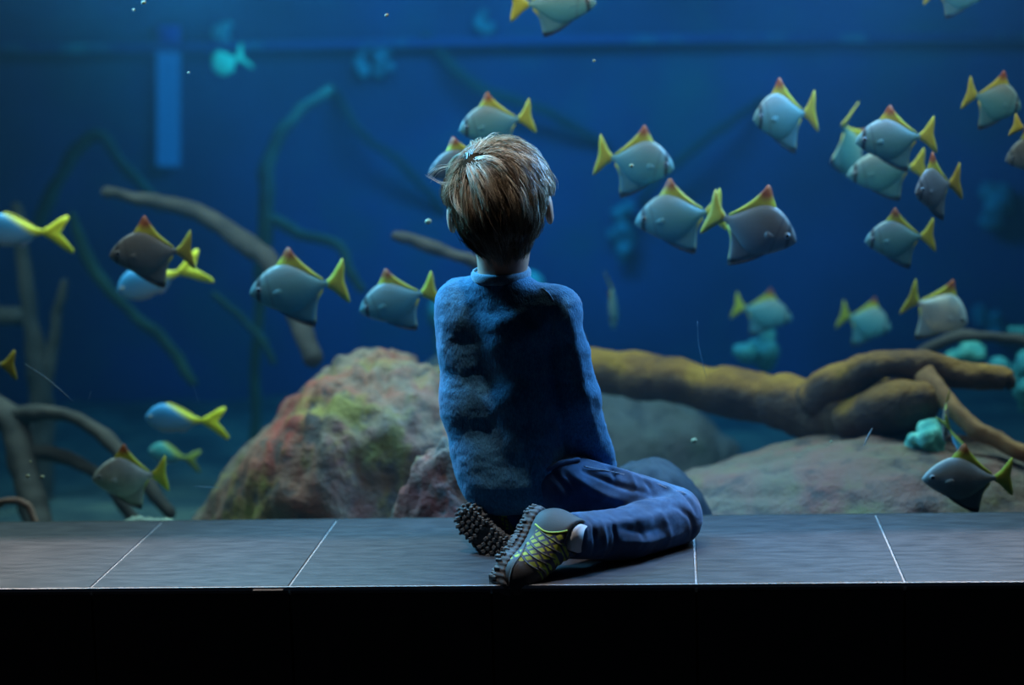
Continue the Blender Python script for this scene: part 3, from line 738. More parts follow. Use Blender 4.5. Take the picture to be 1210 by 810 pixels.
#BOY
# ------------------------------------------------------------------ the boy
t = NT('heathered_blue_knit'); co = t.obj(); f = t.noise(co, 60, 6, .7); g = t.noise(t.mapping(co, (1, 1, .35)), 420, 2); h_ = t.noise(co, 14, 4)
c = t.ramp(t.math('ADD', t.math('MULTIPLY', f, .5), t.math('MULTIPLY', g, .5)), [(.35, (.012, .075, .16)), (.55, (.028, .15, .28)), (.70, (.055, .23, .38))])
MT_knit = t.bsdf(c, .95, t.bump(t.math('ADD', g, t.math('MULTIPLY', h_, 2.0)), .6, .0022), Sheen_Weight=.08, Sheen_Roughness=.4)
t = NT('ribbed_blue_collar'); co = t.obj(); g = t.noise(co, 400, 2)
MT_rib = t.bsdf(t.ramp(g, [(.35, (.05, .13, .21)), (.65, (.10, .24, .35))]), .95, t.bump(g, .5, .001), Sheen_Weight=.3)
t = NT('blue_denim'); co = t.obj(); f = t.noise(co, 22, 5, .6); g = t.n('TexWave', {'Vector': t.mapping(co, (1, 1, 1), (0, .7, 0)), 'Scale': 260.0, 'Distortion': 2.0}).outputs['Fac']
MT_jean = t.bsdf(t.ramp(f, [(.34, (.008, .030, .080)), (.52, (.018, .062, .15)), (.68, (.045, .125, .26))]), .9, t.bump(t.math('ADD', t.math('MULTIPLY', g, .3), f), .45, .002), Sheen_Weight=.15)
MT_skin = NT('skin'); t = MT_skin; co = t.obj(); f = t.noise(co, 25, 4)
MT_skin = t.bsdf(t.ramp(f, [(.3, (.50, .27, .19)), (.7, (.62, .36, .26))]), .5, None, Subsurface_Weight=.15, Subsurface_Radius=(.02, .008, .004), Subsurface_Scale=.3)
t = NT('sandy_hair'); vc = t.n('VertexColor', layer_name='tint').outputs[0]
MT_hair = t.bsdf(vc, .38, None, Specular_IOR_Level=.55)
MT_scalp = noisy('dark_hair_base', (.020, .013, .008), (.05, .032, .02), 60, 1.0, Specular_IOR_Level=0.0)
MT_thread = plain('denim_stitching', (.30, .34, .42), .8)

HC = P(590, 236, -.165)                      # middle of the head
HT = math.radians(-4)                        # small sideways tilt
Rh = np.array([[math.cos(HT), 0, math.sin(HT)], [0, 1, 0], [-math.sin(HT), 0, math.cos(HT)]]).T
def hp(x, y, z): return HC + np.array([x, y, z]) @ Rh
def sd_skull(Q):
    d = sd_ell(Q, hp(0, -.004, .006), (.071, .088, .080), Rh.T)
    d = smin(d, sd_ell(Q, hp(0, .034, -.045), (.052, .052, .055), Rh.T), .02)
    d = smin(d, sd_cap(Q, hp(0, -.045, -.03), hp(0, -.02, -.085), .046, .036), .03)
    return d
NB = P(592, 333, -.175)
SHL, SHR = P(545, 356, -.15), P(655, 366, -.20)
ELR, WRR = P(682, 468, -.190), P(706, 551, -.135)
ELL, WRL = P(556, 468, -.080), P(646, 556, -.075)
PEL = P(608, 564, -.185)
HIPR, KNR, KNR2, CALR, ANR = P(655, 572, -.205), P(797, 607, -.170), P(798, 613, -.195), P(742, 631, -.275), P(672, 634, -.362)
HIPL, KNL, KNL2, ANL = P(590, 572, -.15), P(728, 614, -.085), P(728, 622, -.095), P(590, 622, -.19)

def hand(Q, wr, palm_dir, out_dir, side, d):
    """palm plus four unequal bent fingers and a thumb, laid flat-ish (back of the hand up)"""
    pd = np.array(palm_dir, float); pd /= np.linalg.norm(pd); up = np.array([0, 0, 1.0]); od = np.cross(pd, up) * side; od /= np.linalg.norm(od); up = np.cross(od, pd) * side
    pc = wr + pd * .030
    d = smin(d, sd_cap(Q, wr, pc + od * .008, .017, .015), .012); d = smin(d, sd_cap(Q, wr, pc - od * .010, .016, .013), .010)
    base = wr + pd * .048
    for k, (o_, l_) in enumerate(((-.019, .030), (-.0065, .038), (.0065, .041), (.019, .037))):
        a = base + od * o_ - up * .001; b_ = a + pd * l_ * .45 + od * o_ * .12; c_ = b_ + pd * l_ * .38 - up * l_ * .30; e_ = c_ + pd * l_ * .16 - up * l_ * .32
        d2 = smin(sd_cap(Q, a - pd * .012, b_, .0068, .0062), sd_cap(Q, b_, c_, .0062, .0056), .002)
        d = smin(d, smin(d2, sd_cap(Q, c_, e_, .0056, .0048), .002), .0035)
    a = wr + pd * .012 + od * .016; b_ = a + pd * .018 + od * .014 - up * .004; c_ = b_ + pd * .020 + od * .002 - up * .004
    return smin(d, smin(sd_cap(Q, a, b_, .0085, .0072), sd_cap(Q, b_, c_, .0072, .0058), .002), .006)
def sd_body(Q):
    d = sd_skull(Q)
    # face: brow, nose, lips, chin, eye hollows, ears
    d = smin(d, sd_cap(Q, hp(-.035, .070, .004), hp(.035, .070, .004), .010, .010), .012)
    for s_ in (-1, 1):
        d = smax(d, -(np.linalg.norm(Q - hp(s_ * .028, .090, -.010), axis=-1) - .013), .008)
        d = smin(d, np.linalg.norm(Q - hp(s_ * .027, .072, -.010), axis=-1) - .011, .002)
        d = smin(d, sd_ell(Q, hp(s_ * .037, .062, -.035), (.018, .018, .018)), .02)
        e = sd_ell(Q, hp(s_ * .0765, -.010, -.022), (.0075, .016, .0235), Rh.T)
        e = smax(e, -sd_ell(Q, hp(s_ * .0855, -.004, -.020), (.006, .009, .014)), .004)
        d = smin(d, e, .006)
    d = smin(d, sd_cap(Q, hp(0, .082, -.004), hp(0, .096, -.028), .006, .0095), .010)
    d = smin(d, sd_cap(Q, hp(-.016, .080, -.050), hp(.016, .080, -.050), .0055, .0055), .006)
    d = smin(d, sd_cap(Q, hp(-.012, .079, -.057), hp(.012, .079, -.057), .005, .005), .005)
    d = smin(d, sd_ell(Q, hp(0, .070, -.080), (.018, .016, .014)), .015)
    # neck, trunk
    d = smin(d, sd_cap(Q, hp(0, -.018, -.075), NB - np.array([0, 0, .02]), .0365, .040), .015)
    d = smin(d, sd_cap(Q, SHL, SHR, .022, .022), .015)
    mid = (SHL + SHR) / 2
    for s_ in (-1, 1):
        d = smin(d, sd_cap(Q, mid + np.array([s_ * .030, 0, -.04]), PEL + np.array([s_ * .028, 0, .02]), .036, .036), .03)
    for ch in ((SHR, ELR, WRR, .026, .022, .0165), (SHL, ELL, WRL, .026, .022, .0165)):
        d = smin(d, sd_cap(Q, ch[0], ch[1], ch[3], ch[4]), .015); d = smin(d, sd_cap(Q, ch[1], ch[2], ch[4], ch[5]), .008)
    d = hand(Q, WRR, (.20, .80, -.50), None, -1, d)
    d = hand(Q, WRL, (.85, .35, -.25), None, 1, d)
    for h1, k1, k2, a1, r in ((HIPR, KNR, CALR, ANR, 1), (HIPL, KNL, KNL2, ANL, 1)):
        d = smin(d, sd_cap(Q, h1, k1, .044, .034), .02); d = smin(d, sd_cap(Q, k1, k2, .032, .030), .01); d = smin(d, sd_cap(Q, k2, a1, .030, .021), .01)
    return d
def sd_sweater(Q):
    mid = (SHL + SHR) / 2
    d = sd_cap(Q, SHL, SHR, .036, .037)
    d = smin(d, sd_cap(Q, NB - np.array([0, 0, .008]), mid - np.array([0, 0, .04]), .040, .055), .040)
    La, Lb, Lc = P(557, 385, -.150), P(565, 480, -.165), P(588, 574, -.185)
    Ra, Rb, Rc = P(618, 392, -.185), P(618, 480, -.195), P(630, 570, -.200)
    d = smin(d, sd_cap(Q, La, Lb, .058, .056), .03); d = smin(d, sd_cap(Q, Lb, Lc, .056, .064), .02)
    d = smin(d, sd_cap(Q, Ra, Rb, .058, .054), .03); d = smin(d, sd_cap(Q, Rb, Rc, .054, .062), .02)
    d = smin(d, sd_cap(Q, P(632, 430, -.180), P(660, 545, -.170), .036, .036), .02)
    hem = np.interp(Q[..., 0], HEMX, HEMZ)
    d = smax(d, (hem - Q[..., 2]) + .25 * (Q[..., 1] + .25), .010)
    for a, b_, c_, k in ((SHR, ELR, WRR, .022), (SHL, ELL, WRL, .012)):
        arm = smin(sd_cap(Q, a - np.array([0, 0, .004]), b_, .038, .036), sd_cap(Q, b_, c_, .036, .030), .012)
        d = smin(d, arm, k)
    nk = NB + np.array([0, 0, .035])
    return smax(d, -sd_cap(Q, nk, nk + np.array([0, 0, .05]), .036, .05), .006)
hem_px = [(530, 583), (548, 602), (572, 613), (600, 617), (628, 613), (646, 592), (660, 564), (700, 548), (760, 548)]
HEMX = [P(a, b_, -.24)[0] for a, b_ in hem_px]; HEMZ = [P(a, b_, -.24)[2] for a, b_ in hem_px]
def sd_jeans(Q):
    d = sd_ell(Q, PEL, (.086, .068, .056))
    d = smin(d, sd_cap(Q, HIPR, KNR, .054, .043), .022)
    d2 = smin(sd_cap(Q, KNR2, CALR, .043, .041), sd_cap(Q, CALR, ANR, .041, .034), .01)
    d = smin(d, d2, .007)
    d = smin(d, sd_cap(Q, HIPL, KNL, .050, .042), .02)
    d = smin(d, sd_cap(Q, KNL2, ANL, .038, .030), .008)
    # trouser leg ends above the ankle
    ax = (ANR - CALR) / np.linalg.norm(ANR - CALR); d = smax(d, (Q - (ANR - ax * .002)) @ ax * np.where((Q - CALR) @ ax > 0, 1, -1) * 1.0 - np.where((Q - CALR) @ ax > 0, 0, 9), .004)
    return smax(d, .0008 - Q[..., 2], .004)

boy = empty('person', tuple(P(620, 640, -.22) * np.array([1, 1, 0])))
tag(boy, 'small boy in a blue sweater and jeans sitting on the tiled ledge, seen from behind', 'person')
lo, hi = np.array([.33, -.46, -.01]), np.array([.84, -.005, .66])
V, F = surface_nets(sd_body, lo, hi, .0036)
child(mesh_obj('body', V, F, MT_skin), boy)

V, F = surface_nets(sd_sweater, (.33, -.31, .04), (.72, -.01, .46), .003)
N = sdf_normal(sd_sweater, V)
folds = [  # photo pixels of each fold, height (m), width (m)
 ([(654, 376), (650, 420), (655, 470), (668, 528)], -.0310, .0080), ([(655, 400), (655, 440), (662, 500)], -.011, .005), ([(668, 366), (676, 400), (686, 440), (694, 480), (708, 525)], .0180, .008),
 ([(640, 350), (655, 362), (662, 385)], -.002, .004), ([(556, 347), (590, 356), (632, 347)], -.0028, .006), ([(530, 372), (572, 384), (618, 370), (648, 350)], .0036, .008),
 ([(524, 392), (560, 402), (600, 394), (640, 372)], -.0034, .008), ([(550, 432), (598, 414), (646, 388)], .0040, .010), ([(540, 420), (575, 412), (610, 400)], .0025, .006),
 ([(522, 440), (560, 452), (600, 436), (645, 410)], -.0042, .009), ([(528, 468), (565, 478), (605, 470), (648, 440)], .0032, .009), ([(575, 440), (610, 470), (655, 494)], -.0036, .009),
 ([(530, 498), (570, 508), (610, 505), (655, 480)], -.0034, .009), ([(540, 520), (575, 530), (620, 522), (660, 500)], .0046, .010), ([(535, 540), (575, 553), (625, 545), (662, 520)], -.0048, .009),
 ([(536, 556), (560, 570), (610, 574), (645, 560)], .0048, .010), ([(545, 574), (580, 588), (620, 588)], -.003, .007), ([(548, 588), (575, 598), (602, 602), (628, 597)], .0030, .005),
 ([(585, 480), (600, 520), (640, 540)], .003, .008), ([(648, 470), (640, 500), (650, 530)], .003, .007),
 ([(676, 436), (694, 446), (706, 452)], -.003, .005), ([(674, 456), (692, 466), (708, 470)], .0025, .006), ([(678, 478), (700, 484), (714, 482)], -.003, .005), ([(684, 500), (704, 506), (722, 506)], .0025, .006),
 ([(694, 522), (712, 526), (728, 524)], -.0026, .005), ([(668, 400), (664, 430), (674, 470), (694, 520)], -.0026, .006), ([(678, 380), (690, 420), (700, 455)], .0022, .006),
 ([(530, 352), (522, 380), (524, 420)], .0018, .006)]
for poly, amp, wid in folds:
    pts = [hit(sd_sweater, a, b_) for a, b_ in poly]
    if any(p is None for p in pts): continue
    V = ridge(V, N, pts, amp * .26, wid * 1.25)
V += N * (.0026 * fbm(V * np.array([1, 1, 1.6]) + .02 * V[:, [2, 0, 1]], 18, 4))[:, None]
child(mesh_obj('sweater', V, F, MT_knit), boy)
# ribbed collar, shoulder seam and hem band
m = MB(); ring = []
for k in range(48):
    a = 2 * math.pi * k / 48; ring.append(NB + np.array([.0435 * math.cos(a), .0485 * math.sin(a) + .004, 0.011 + .004 * math.sin(a) + .001 * math.cos(a)]))
ring = np.array(ring); n_ = len(ring); V = []; F = []
for i in range(n_):
    T_ = ring[(i + 1) % n_] - ring[i - 1]; T_ /= np.linalg.norm(T_); o_ = ring[i] - NB; o_[2] = 0; o_ /= np.linalg.norm(o_); u_ = np.cross(T_, o_)
    for j in range(10):
        a = 2 * math.pi * j / 10; V.append(ring[i] + o_ * math.cos(a) * .0035 * (1 + .15 * (i % 2)) + np.array([0, 0, 1.0]) * math.sin(a) * .0088)
F = [(i * 10 + j, ((i + 1) % n_) * 10 + j, ((i + 1) % n_) * 10 + (j + 1) % 10, i * 10 + (j + 1) % 10) for i in range(n_) for j in range(10)]
child(mesh_obj('collar', V, F, MT_rib), boy)
def seam(name, poly, f, rad, mat, parent=boy, n=40, off=.0008):
    pts = [hit(f, a, b_) for a, b_ in poly]
    pts = [p for p in pts if p is not None]; pts = spline(pts, n); nn = sdf_normal(f, pts)
    for _ in range(3): pts = pts - nn * f(pts)[:, None]
    m = MB(); m.tube(pts + nn * off, rad, 6); return child(m.build(name, mat), parent)
seam('sleeve_seam', [(640, 340), (652, 352), (656, 372), (653, 396)], sd_sweater, .0008, MT_rib, off=.0)

V, F = surface_nets(sd_jeans, (.36, -.40, -.004), (.86, -.01, .18), .003)
N = sdf_normal(sd_jeans, V)
folds = [
 ([(700, 545), (735, 558), (775, 572)], .0034, .007), ([(690, 556), (728, 572), (786, 586)], -.0040, .006), ([(680, 566), (720, 588), (770, 594)], .0034, .007), ([(668, 560), (700, 590), (740, 600)], -.0036, .006),
 ([(710, 548), (722, 556), (728, 570)], -.0026, .004), ([(738, 556), (748, 568), (752, 580)], .0026, .005), ([(756, 564), (768, 576), (772, 588)], -.0028, .004), ([(780, 572), (794, 580), (806, 596)], .003, .006),
 ([(796, 578), (812, 588), (822, 606)], -.003, .004), ([(700, 622), (750, 615), (800, 606)], .0030, .008), ([(800, 600), (816, 612), (818, 634)], -.0028, .005), ([(812, 596), (830, 608), (834, 628)], .0026, .005),
 ([(698, 618), (704, 636), (700, 656)], -.0030, .004), ([(708, 616), (715, 636), (710, 660)], .0028, .004), ([(720, 616), (727, 632), (722, 656)], -.0028, .004), ([(732, 622), (760, 628), (790, 622)], -.0026, .006),
 ([(735, 642), (770, 640), (805, 632)], .0026, .006), ([(650, 556), (672, 580), (680, 605)], -.003, .006), ([(640, 570), (655, 590), (660, 606)], .003, .006), ([(745, 612), (760, 632), (758, 650)], -.0022, .005), ([(780, 608), (790, 626), (786, 648)], .0022, .006)]
for poly, amp, wid in folds:
    pts = [hit(sd_jeans, a, b_) for a, b_ in poly]
    if any(p is None for p in pts): continue
    V = ridge(V, N, pts, amp * 1.35, wid)
V += N * (.0012 * fbm(V, 35, 3))[:, None]
V[:, 2] = np.maximum(V[:, 2], .0006)
jeans = child(mesh_obj('jeans', V, F, MT_jean), boy)
def sub(o, p): return child(o, p)
for nm, poly in (('seam_stitching', [(690, 552), (730, 560), (772, 571), (810, 584)]), ('waistband', [(646, 556), (662, 548), (684, 544), (704, 544)])):
    o = seam(nm, poly, sd_jeans, .0009 if nm == 'seam_stitching' else .0042, MT_thread if nm == 'seam_stitching' else MT_jean, boy, 40, .0012); 
    o.parent = jeans; o.matrix_parent_inverse = Matrix.Identity(4)

# hair ----------------------------------------------------------------
WH = hit(sd_skull, 556, 192); HR = Rh
def skull_local(Q): return (Q - HC) @ Rh.T
def hair_ok(q):
    x, y, z = q
    if y > .030: return z > .030 + (y - .03) * .25
    if y > -.028: return z > .004
    return z > -.078 + max(0, (y + .06)) * .9
def sd_cap_hair(Q):
    L_ = skull_local(Q); x, y, z = L_[..., 0], L_[..., 1], L_[..., 2]
    cut = np.where(y > .03, .030 + (y - .03) * .25 - z, np.where(y > -.028, -.014 - z, -.070 + np.maximum(0, y + .06) * .9 - z))
    return smax(sd_skull(Q) - .0055, cut, .008)
V, F = surface_nets(sd_cap_hair, HC - np.array([.10, .12, .12]), HC + np.array([.10, .12, .11]), .0035)
hair = child(mesh_obj('hair', V, F, MT_scalp), boy)
hr = np.random.default_rng(11)
# guides (locks), all traced together
NG = 820
G = hr.normal(size=(NG * 3, 3)); G /= np.linalg.norm(G, axis=1)[:, None]
G = G * np.array([.075, .092, .088])
G = np.array([g for g in G if hair_ok(g) and np.linalg.norm(HC + g @ Rh - WH) > .005])[:NG]; NG = len(G)
root_l = G.copy(); Q = HC + G @ Rh
def to_surf(Q, h):
    for _ in range(3): Q = Q - sdf_normal(sd_skull, Q) * (sd_skull(Q) - h)[:, None]
    return Q
Q = to_surf(Q, .003)
zl = root_l[:, 2]
length = np.interp(zl, [-.08, -.05, 0, .05, .09], [.016, .026, .050, .072, .085]) * hr.uniform(.75, 1.15, NG)
lift = np.interp(zl, [-.08, -.04, .0, .05], [.003, .005, .009, .011]) * hr.uniform(.6, 1.25, NG)
near_ear = (np.abs(root_l[:, 0]) > .040) & (root_l[:, 1] > -.055); length = np.where(near_ear, np.minimum(length, np.maximum(.012, zl + .002)), length); lift = np.where(near_ear & (zl < .03), lift * .55, lift)
turn = hr.normal(0, .26, NG)
SEG = 9; path = [Q.copy()]
for s_ in range(1, SEG + 1):
    u = s_ / SEG; nn = sdf_normal(sd_skull, Q)
    rad_ = Q - WH; dist = np.linalg.norm(rad_, axis=1)[:, None]; rad_ = rad_ / (dist + 1e-6)
    down = np.array([0.0, -.1, -1.0])
    wgt = np.clip(dist / .10, 0, 1)
    d = rad_ * (1.15 - .55 * wgt) + down * (.25 + 1.1 * wgt * (.4 + .6 * u)) + .22 * np.cross(nn, rad_)
    side = np.cross(nn, d); d = d + side * (turn * u)[:, None] * .8
    d = d - nn * (d * nn).sum(1)[:, None]; d /= np.linalg.norm(d, axis=1)[:, None] + 1e-9
    Q = Q + d * (length / SEG)[:, None]
    Q = to_surf(Q, .003 + lift * math.sin(min(1, u * 1.15) * math.pi * .5) * (1 - .25 * max(0, u - .7) / .3))
    path.append(Q.copy())
path = np.array(path)                        # SEG+1, NG, 3
CH = 16
MBv, MBf, MBc = [], [], []
pal = np.array([[.07, .045, .024], [.17, .115, .065], [.26, .19, .115], [.52, .44, .31], [.80, .73, .60]])
def strand(pts, r0, col):
    n0 = len(MBv); k = len(pts); T_ = np.gradient(pts, axis=0); T_ /= np.linalg.norm(T_, axis=1)[:, None] + 1e-9
    a = np.cross(T_, np.array([.3, .5, .8])); a /= np.linalg.norm(a, axis=1)[:, None] + 1e-9; b_ = np.cross(T_, a)
    rr = r0 * np.linspace(1, .25, k)[:, None]
    for j in range(3):
        th = 2 * math.pi * j / 3; MBv.append(pts + rr * (math.cos(th) * a + math.sin(th) * b_))
    return k
allV = []; allF = []; allC = []; off = 0
for g in range(NG):
    base_c = pal[0] + (pal[2] - pal[0]) * hr.random() if hr.random() < .62 else pal[2] + (pal[4] - pal[2]) * hr.random()
    if zl[g] < .0: base_c = base_c * .5  # lower locks darkened: shade put into the strand colour
    if zl[g] > .035: base_c = base_c * 1.3  # crown locks lightened: overhead light put into their colour
    gp = path[:, g]; nn = sdf_normal(sd_skull, gp[:1])[0]
    for c_ in range(CH):
        o_ = hr.normal(0, .0034, 3); tip = hr.uniform(.25, .9); k = SEG + 1
        sp_ = np.linspace(1, 1 - tip, k)[:, None]
        pts = gp + o_ * sp_ + hr.normal(0, .0011, 3) * np.linspace(0, 1, k)[:, None] ** 2
        if hr.random() < .06: pts = pts + nn * .007 * np.linspace(0, 1, k)[:, None] ** 2 * hr.random()
        T_ = np.gradient(pts, axis=0); T_ /= np.linalg.norm(T_, axis=1)[:, None] + 1e-9
        a = np.cross(T_, nn); a /= np.linalg.norm(a, axis=1)[:, None] + 1e-9; b_ = np.cross(T_, a)
        rr = .00052 * np.linspace(1.1, .3, k)[:, None]
        rings = np.stack([pts + rr * (math.cos(q) * a + math.sin(q) * b_) for q in (0, 2.094, 4.189)], 1).reshape(-1, 3)
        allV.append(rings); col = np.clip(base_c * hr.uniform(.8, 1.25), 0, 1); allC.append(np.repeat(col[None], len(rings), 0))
        i = np.arange(k - 1)[:, None] * 3 + off
        for j in range(3):
            jn = (j + 1) % 3; allF.append(np.concatenate([i + j, i + jn, i + 3 + jn, i + 3 + j], 1))
        off += len(rings)
def loose(pxs, n, seed, spread=.002):
    global off
    r_ = np.random.default_rng(seed); base = spline([P(a, b_, y) for a, b_, y in pxs], 12)
    for _ in range(n):
        pts = base + r_.normal(0, spread, 3) * np.linspace(.4, 1.6, 12)[:, None] + r_.normal(0, spread, 3) * (np.linspace(0, 1, 12)[:, None] ** 2)
        k = 12; T_ = np.gradient(pts, axis=0); T_ /= np.linalg.norm(T_, axis=1)[:, None]; a = np.cross(T_, [.1, 1, .2]); a /= np.linalg.norm(a, axis=1)[:, None]; b_ = np.cross(T_, a)
        rr = .00045 * np.linspace(1, .3, k)[:, None]
        rings = np.stack([pts + rr * (math.cos(q) * a + math.sin(q) * b_) for q in (0, 2.094, 4.189)], 1).reshape(-1, 3)
        allV.append(rings); allC.append(np.repeat((pal[4] * r_.uniform(.7, 1.1))[None], len(rings), 0)); i = np.arange(k - 1)[:, None] * 3 + off
        for j in range(3):
            jn = (j + 1) % 3; allF.append(np.concatenate([i + j, i + jn, i + 3 + jn, i + 3 + j], 1))
        off += len(rings)
loose([(548, 188, -.22), (532, 196, -.22), (518, 200, -.21), (507, 211, -.21)], 7, 1, .0016)
loose([(550, 200, -.23), (538, 214, -.23), (522, 217, -.22), (506, 209, -.22)], 8, 2, .0018)
loose([(546, 215, -.23), (532, 228, -.23), (524, 238, -.22)], 8, 3, .002)
loose([(540, 240, -.22), (530, 252, -.22), (533, 262, -.22)], 6, 4, .002)
loose([(560, 172, -.2), (548, 180, -.21), (536, 196, -.22), (528, 215, -.22)], 10, 5, .002)
HV = np.concatenate(allV); HF = np.concatenate(allF); HCc = np.concatenate(allC)
o = child(mesh_obj('strands', HV, HF, MT_hair, colors=HCc), boy); o.parent = hair; o.matrix_parent_inverse = Matrix.Identity(4); o['kind'] = 'stuff'

# shoes ----------------------------------------------------------------
t = NT('trail_shoe_upper'); co = t.obj(); sp = t.n('SeparateXYZ', {0: co}); x, y, z = sp.outputs
def lines(co_expr, freq, wid):
    fr_ = t.math('FRACT', t.math('MULTIPLY', co_expr, freq)); return t.math('LESS_THAN', t.math('ABSOLUTE', t.math('SUBTRACT', fr_, .5)), wid)
l1 = lines(t.math('ADD', x, t.math('MULTIPLY', z, .8)), 78, .17); l2 = lines(t.math('SUBTRACT', x, t.math('MULTIPLY', z, .7)), 70, .15)
grid = t.math('MAXIMUM', l1, l2)
zone = t.math('MULTIPLY', t.math('MULTIPLY', t.math('GREATER_THAN', x, .058), t.math('LESS_THAN', x, .122)), t.math('MULTIPLY', t.math('GREATER_THAN', t.math('ADD', z, t.math('MULTIPLY', x, .25)), .040), t.math('LESS_THAN', z, .09)))
blot = t.noise(co, 60, 2)
yel = t.ramp(blot, [(.3, (.16, .20, .02)), (.6, (.40, .46, .04))])
c = t.mix(t.math('MULTIPLY', zone, t.math('SUBTRACT', 1.0, grid)), t.mix(t.math('MULTIPLY', grid, zone), (.035, .034, .036), (.025, .03, .07)), yel)
MT_upper = t.bsdf(c, .7, t.bump(t.noise(co, 500, 2), .4, .0006))
MT_sole = noisy('grey_rubber_sole', (.05, .052, .055), (.085, .085, .09), 60, .8)
MT_lug = noisy('dark_rubber_tread', (.075, .080, .084), (.115, .12, .122), 90, .75)
MT_sock = plain('white_sock', (.62, .63, .66), .9)
MT_tab = plain('pale_grey_tab', (.45, .45, .47), .7)
MT_lime = plain('lime_trim', (.38, .44, .03), .6)
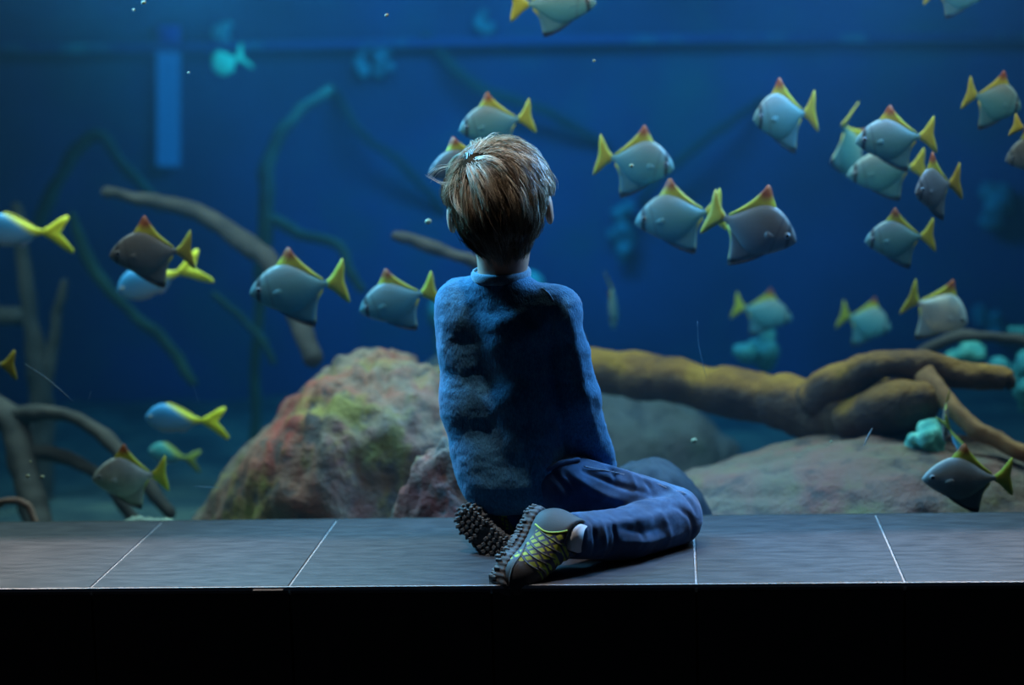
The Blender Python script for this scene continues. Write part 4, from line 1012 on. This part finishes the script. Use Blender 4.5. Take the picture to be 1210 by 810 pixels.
def make_shoe(H, T, up, L=.16):
    H, T, up = np.array(H), np.array(T), np.array(up, float)
    X = (T - H); X /= np.linalg.norm(X); Zv = up - X * (up @ X); Zv /= np.linalg.norm(Zv); Yv = np.cross(Zv, X)
    mw = Matrix.Identity(4)
    for i in range(3): mw[i][0], mw[i][1], mw[i][2], mw[i][3] = X[i], Yv[i], Zv[i], H[i]
    sc = L / .16
    mw = mw @ Matrix.Scale(sc, 4)
    def f_up(Q):
        d = sd_ell(Q, (.034, 0, .034), (.034, .029, .040))
        d = smin(d, sd_cap(Q, (.035, 0, .028), (.125, 0, .022), .029, .026), .015)
        d = smin(d, sd_ell(Q, (.126, 0, .018), (.034, .032, .024)), .015)
        d = smin(d, sd_cap(Q, (.055, 0, .058), (.105, 0, .038), .024, .019), .02)
        d = smin(d, sd_cap(Q, (.034, 0, .040), (.038, 0, .074), .031, .030), .015)
        d = smax(d, Q[..., 2] - .080 + .25 * (Q[..., 0] - .04), .006)
        d = smax(d, -sd_cap(Q, (.038, 0, .055), (.040, 0, .11), .022, .026), .004)
        return smax(d, .004 - Q[..., 2], .004)
    V, F = surface_nets(f_up, (-.01, -.045, -.004), (.172, .045, .095), .0028)
    shoe = mesh_obj('shoe', V, F, MT_upper); shoe.matrix_world = mw @ Matrix.Identity(4)
    def f_out(Q2, g=0):
        d = np.minimum.reduce([np.linalg.norm(Q2 - np.array(c_), axis=-1) - r_ for c_, r_ in (((.030, 0), .029),)])
        for (a, ra), (b_, rb) in ((((.030, 0), .029), ((.080, .002), .026)), (((.080, .002), .026), ((.125, .002), .034)), (((.125, .002), .034), ((.140, 0), .026))):
            a3 = np.array(a); b3 = np.array(b_); ab = b3 - a3; tt = np.clip((Q2 - a3) @ ab / (ab @ ab), 0, 1)
            d = smin(d, np.linalg.norm(Q2 - a3 - tt[..., None] * ab, axis=-1) - (ra + (rb - ra) * tt), .008)
        return d
    def f_sole(Q):
        d2 = f_out(Q[..., :2]); zz = np.abs(Q[..., 2] - .001) - .009
        zz = zz - .010 * np.clip((Q[..., 0] - .145) / .02, 0, 1)
        return smax(d2, zz, .004) + .0008 * np.sin(Q[..., 0] * 700) * (np.abs(d2) < .006)
    V, F = surface_nets(f_sole, (-.01, -.045, -.022), (.18, .045, .030), .0028)
    so = mesh_obj('sole', V, F, MT_sole); so.parent = shoe
    tr = MB(); r_ = np.random.default_rng(5)
    for i in range(15):
        for j in range(-3, 4):
            x_ = .008 + i * .0112 + (.0028 if j % 2 else 0); y_ = j * .0103
            dd = float(f_out(np.array([[x_, y_]]))[0])
            if dd > -.001 or .060 < x_ < .073: continue
            a = (.6 if j > 0 else -.6 if j < 0 else 0) + r_.normal(0, .15); ca, sa = math.cos(a), math.sin(a)
            R_ = np.array([[ca, -sa, 0], [sa, ca, 0], [0, 0, 1]])
            tr.box((x_, y_, -.0115), (.0068, .0088 if dd < -.008 else .0105, .0085), R_, bev=.0012)
            if j and dd < -.006: tr.box((x_ + .003, y_ + .003 * (1 if j > 0 else -1), -.0105), (.0085, .0038, .007), R_, bev=.001)
    for k in range(44):     # side lugs around the rim
        a = 2 * math.pi * k / 44; dirv = np.array([math.cos(a), math.sin(a)]); c0 = np.array([.078, 0])
        tt = np.linspace(0, .12, 200); dd = f_out(c0 + tt[:, None] * dirv); i_ = int(np.argmax(dd > 0)); p_ = c0 + tt[i_] * dirv
        R_ = np.array([[math.cos(a), -math.sin(a), 0], [math.sin(a), math.cos(a), 0], [0, 0, 1]])
        tr.box((p_[0], p_[1], -.007 + .002 * (k % 2)), (.004, .0058, .010), R_, bev=.001)
    to = tr.build('tread', MT_lug, smooth=False); to.parent = shoe
    def sp_line(name, pts, rad, mat, flat=1.0):
        pts = spline(pts, 30); nn = sdf_normal(f_up, pts)
        for _ in range(4): pts = pts - nn * f_up(pts)[:, None]; nn = sdf_normal(f_up, pts)
        m = MB(); m.tube(pts, rad, 6); o = m.build(name, mat); o.parent = shoe; return o
    for s_ in (-1, 1):
        sp_line('trim_cord', [(.050, s_ * .03, .078), (.058, s_ * .032, .060), (.060, s_ * .034, .040), (.050, s_ * .034, .018)], .0019, MT_lime)
        sp_line('toe_rand', [(.085, s_ * .04, .016), (.110, s_ * .036, .024), (.135, s_ * .03, .022), (.158, s_ * .010, .020)], .0018, MT_sole)
        for k in range(5):
            x_ = .062 + k * .013
            sp_line('lace', [(x_, s_ * .004, .075 - k * .007), (x_ + .006, s_ * .02, .062 - k * .006), (x_ + .001, s_ * .034, .038 - k * .002), (x_ - .008, s_ * .036, .022)], .0012, MT_lug)
    sp_line('lace', [(.115, .012, .05), (.112, 0, .05), (.115, -.012, .05)], .002, MT_lug)
    m = MB(); m.tube([(-.001, .010, .030), (-.005, .011, .038), (-.004, .012, .046), (.000, .012, .052)], [.004, .0045, .0045, .003], 8, flat=.5); o = m.build('heel_tab', MT_tab); o.parent = shoe
    # sock inside the collar
    m = MB(); m.tube([(.039, 0, .045), (.039, 0, .080), (.040, 0, .087)], [.0215, .0225, .0225], 20); o = m.build('sock', MT_sock); o.parent = shoe
    return shoe
sh = make_shoe(P(643, 605, -.320), P(600, 682, -.408), (1.0, -.22, .16), .153); sh.parent = boy; sh.matrix_parent_inverse = Matrix.Translation(-boy.location)
sh = make_shoe(P(545, 602, -.225), P(600, 658, -.262), (.22, 1.0, .12), .138); sh.parent = boy; sh.matrix_parent_inverse = Matrix.Translation(-boy.location)
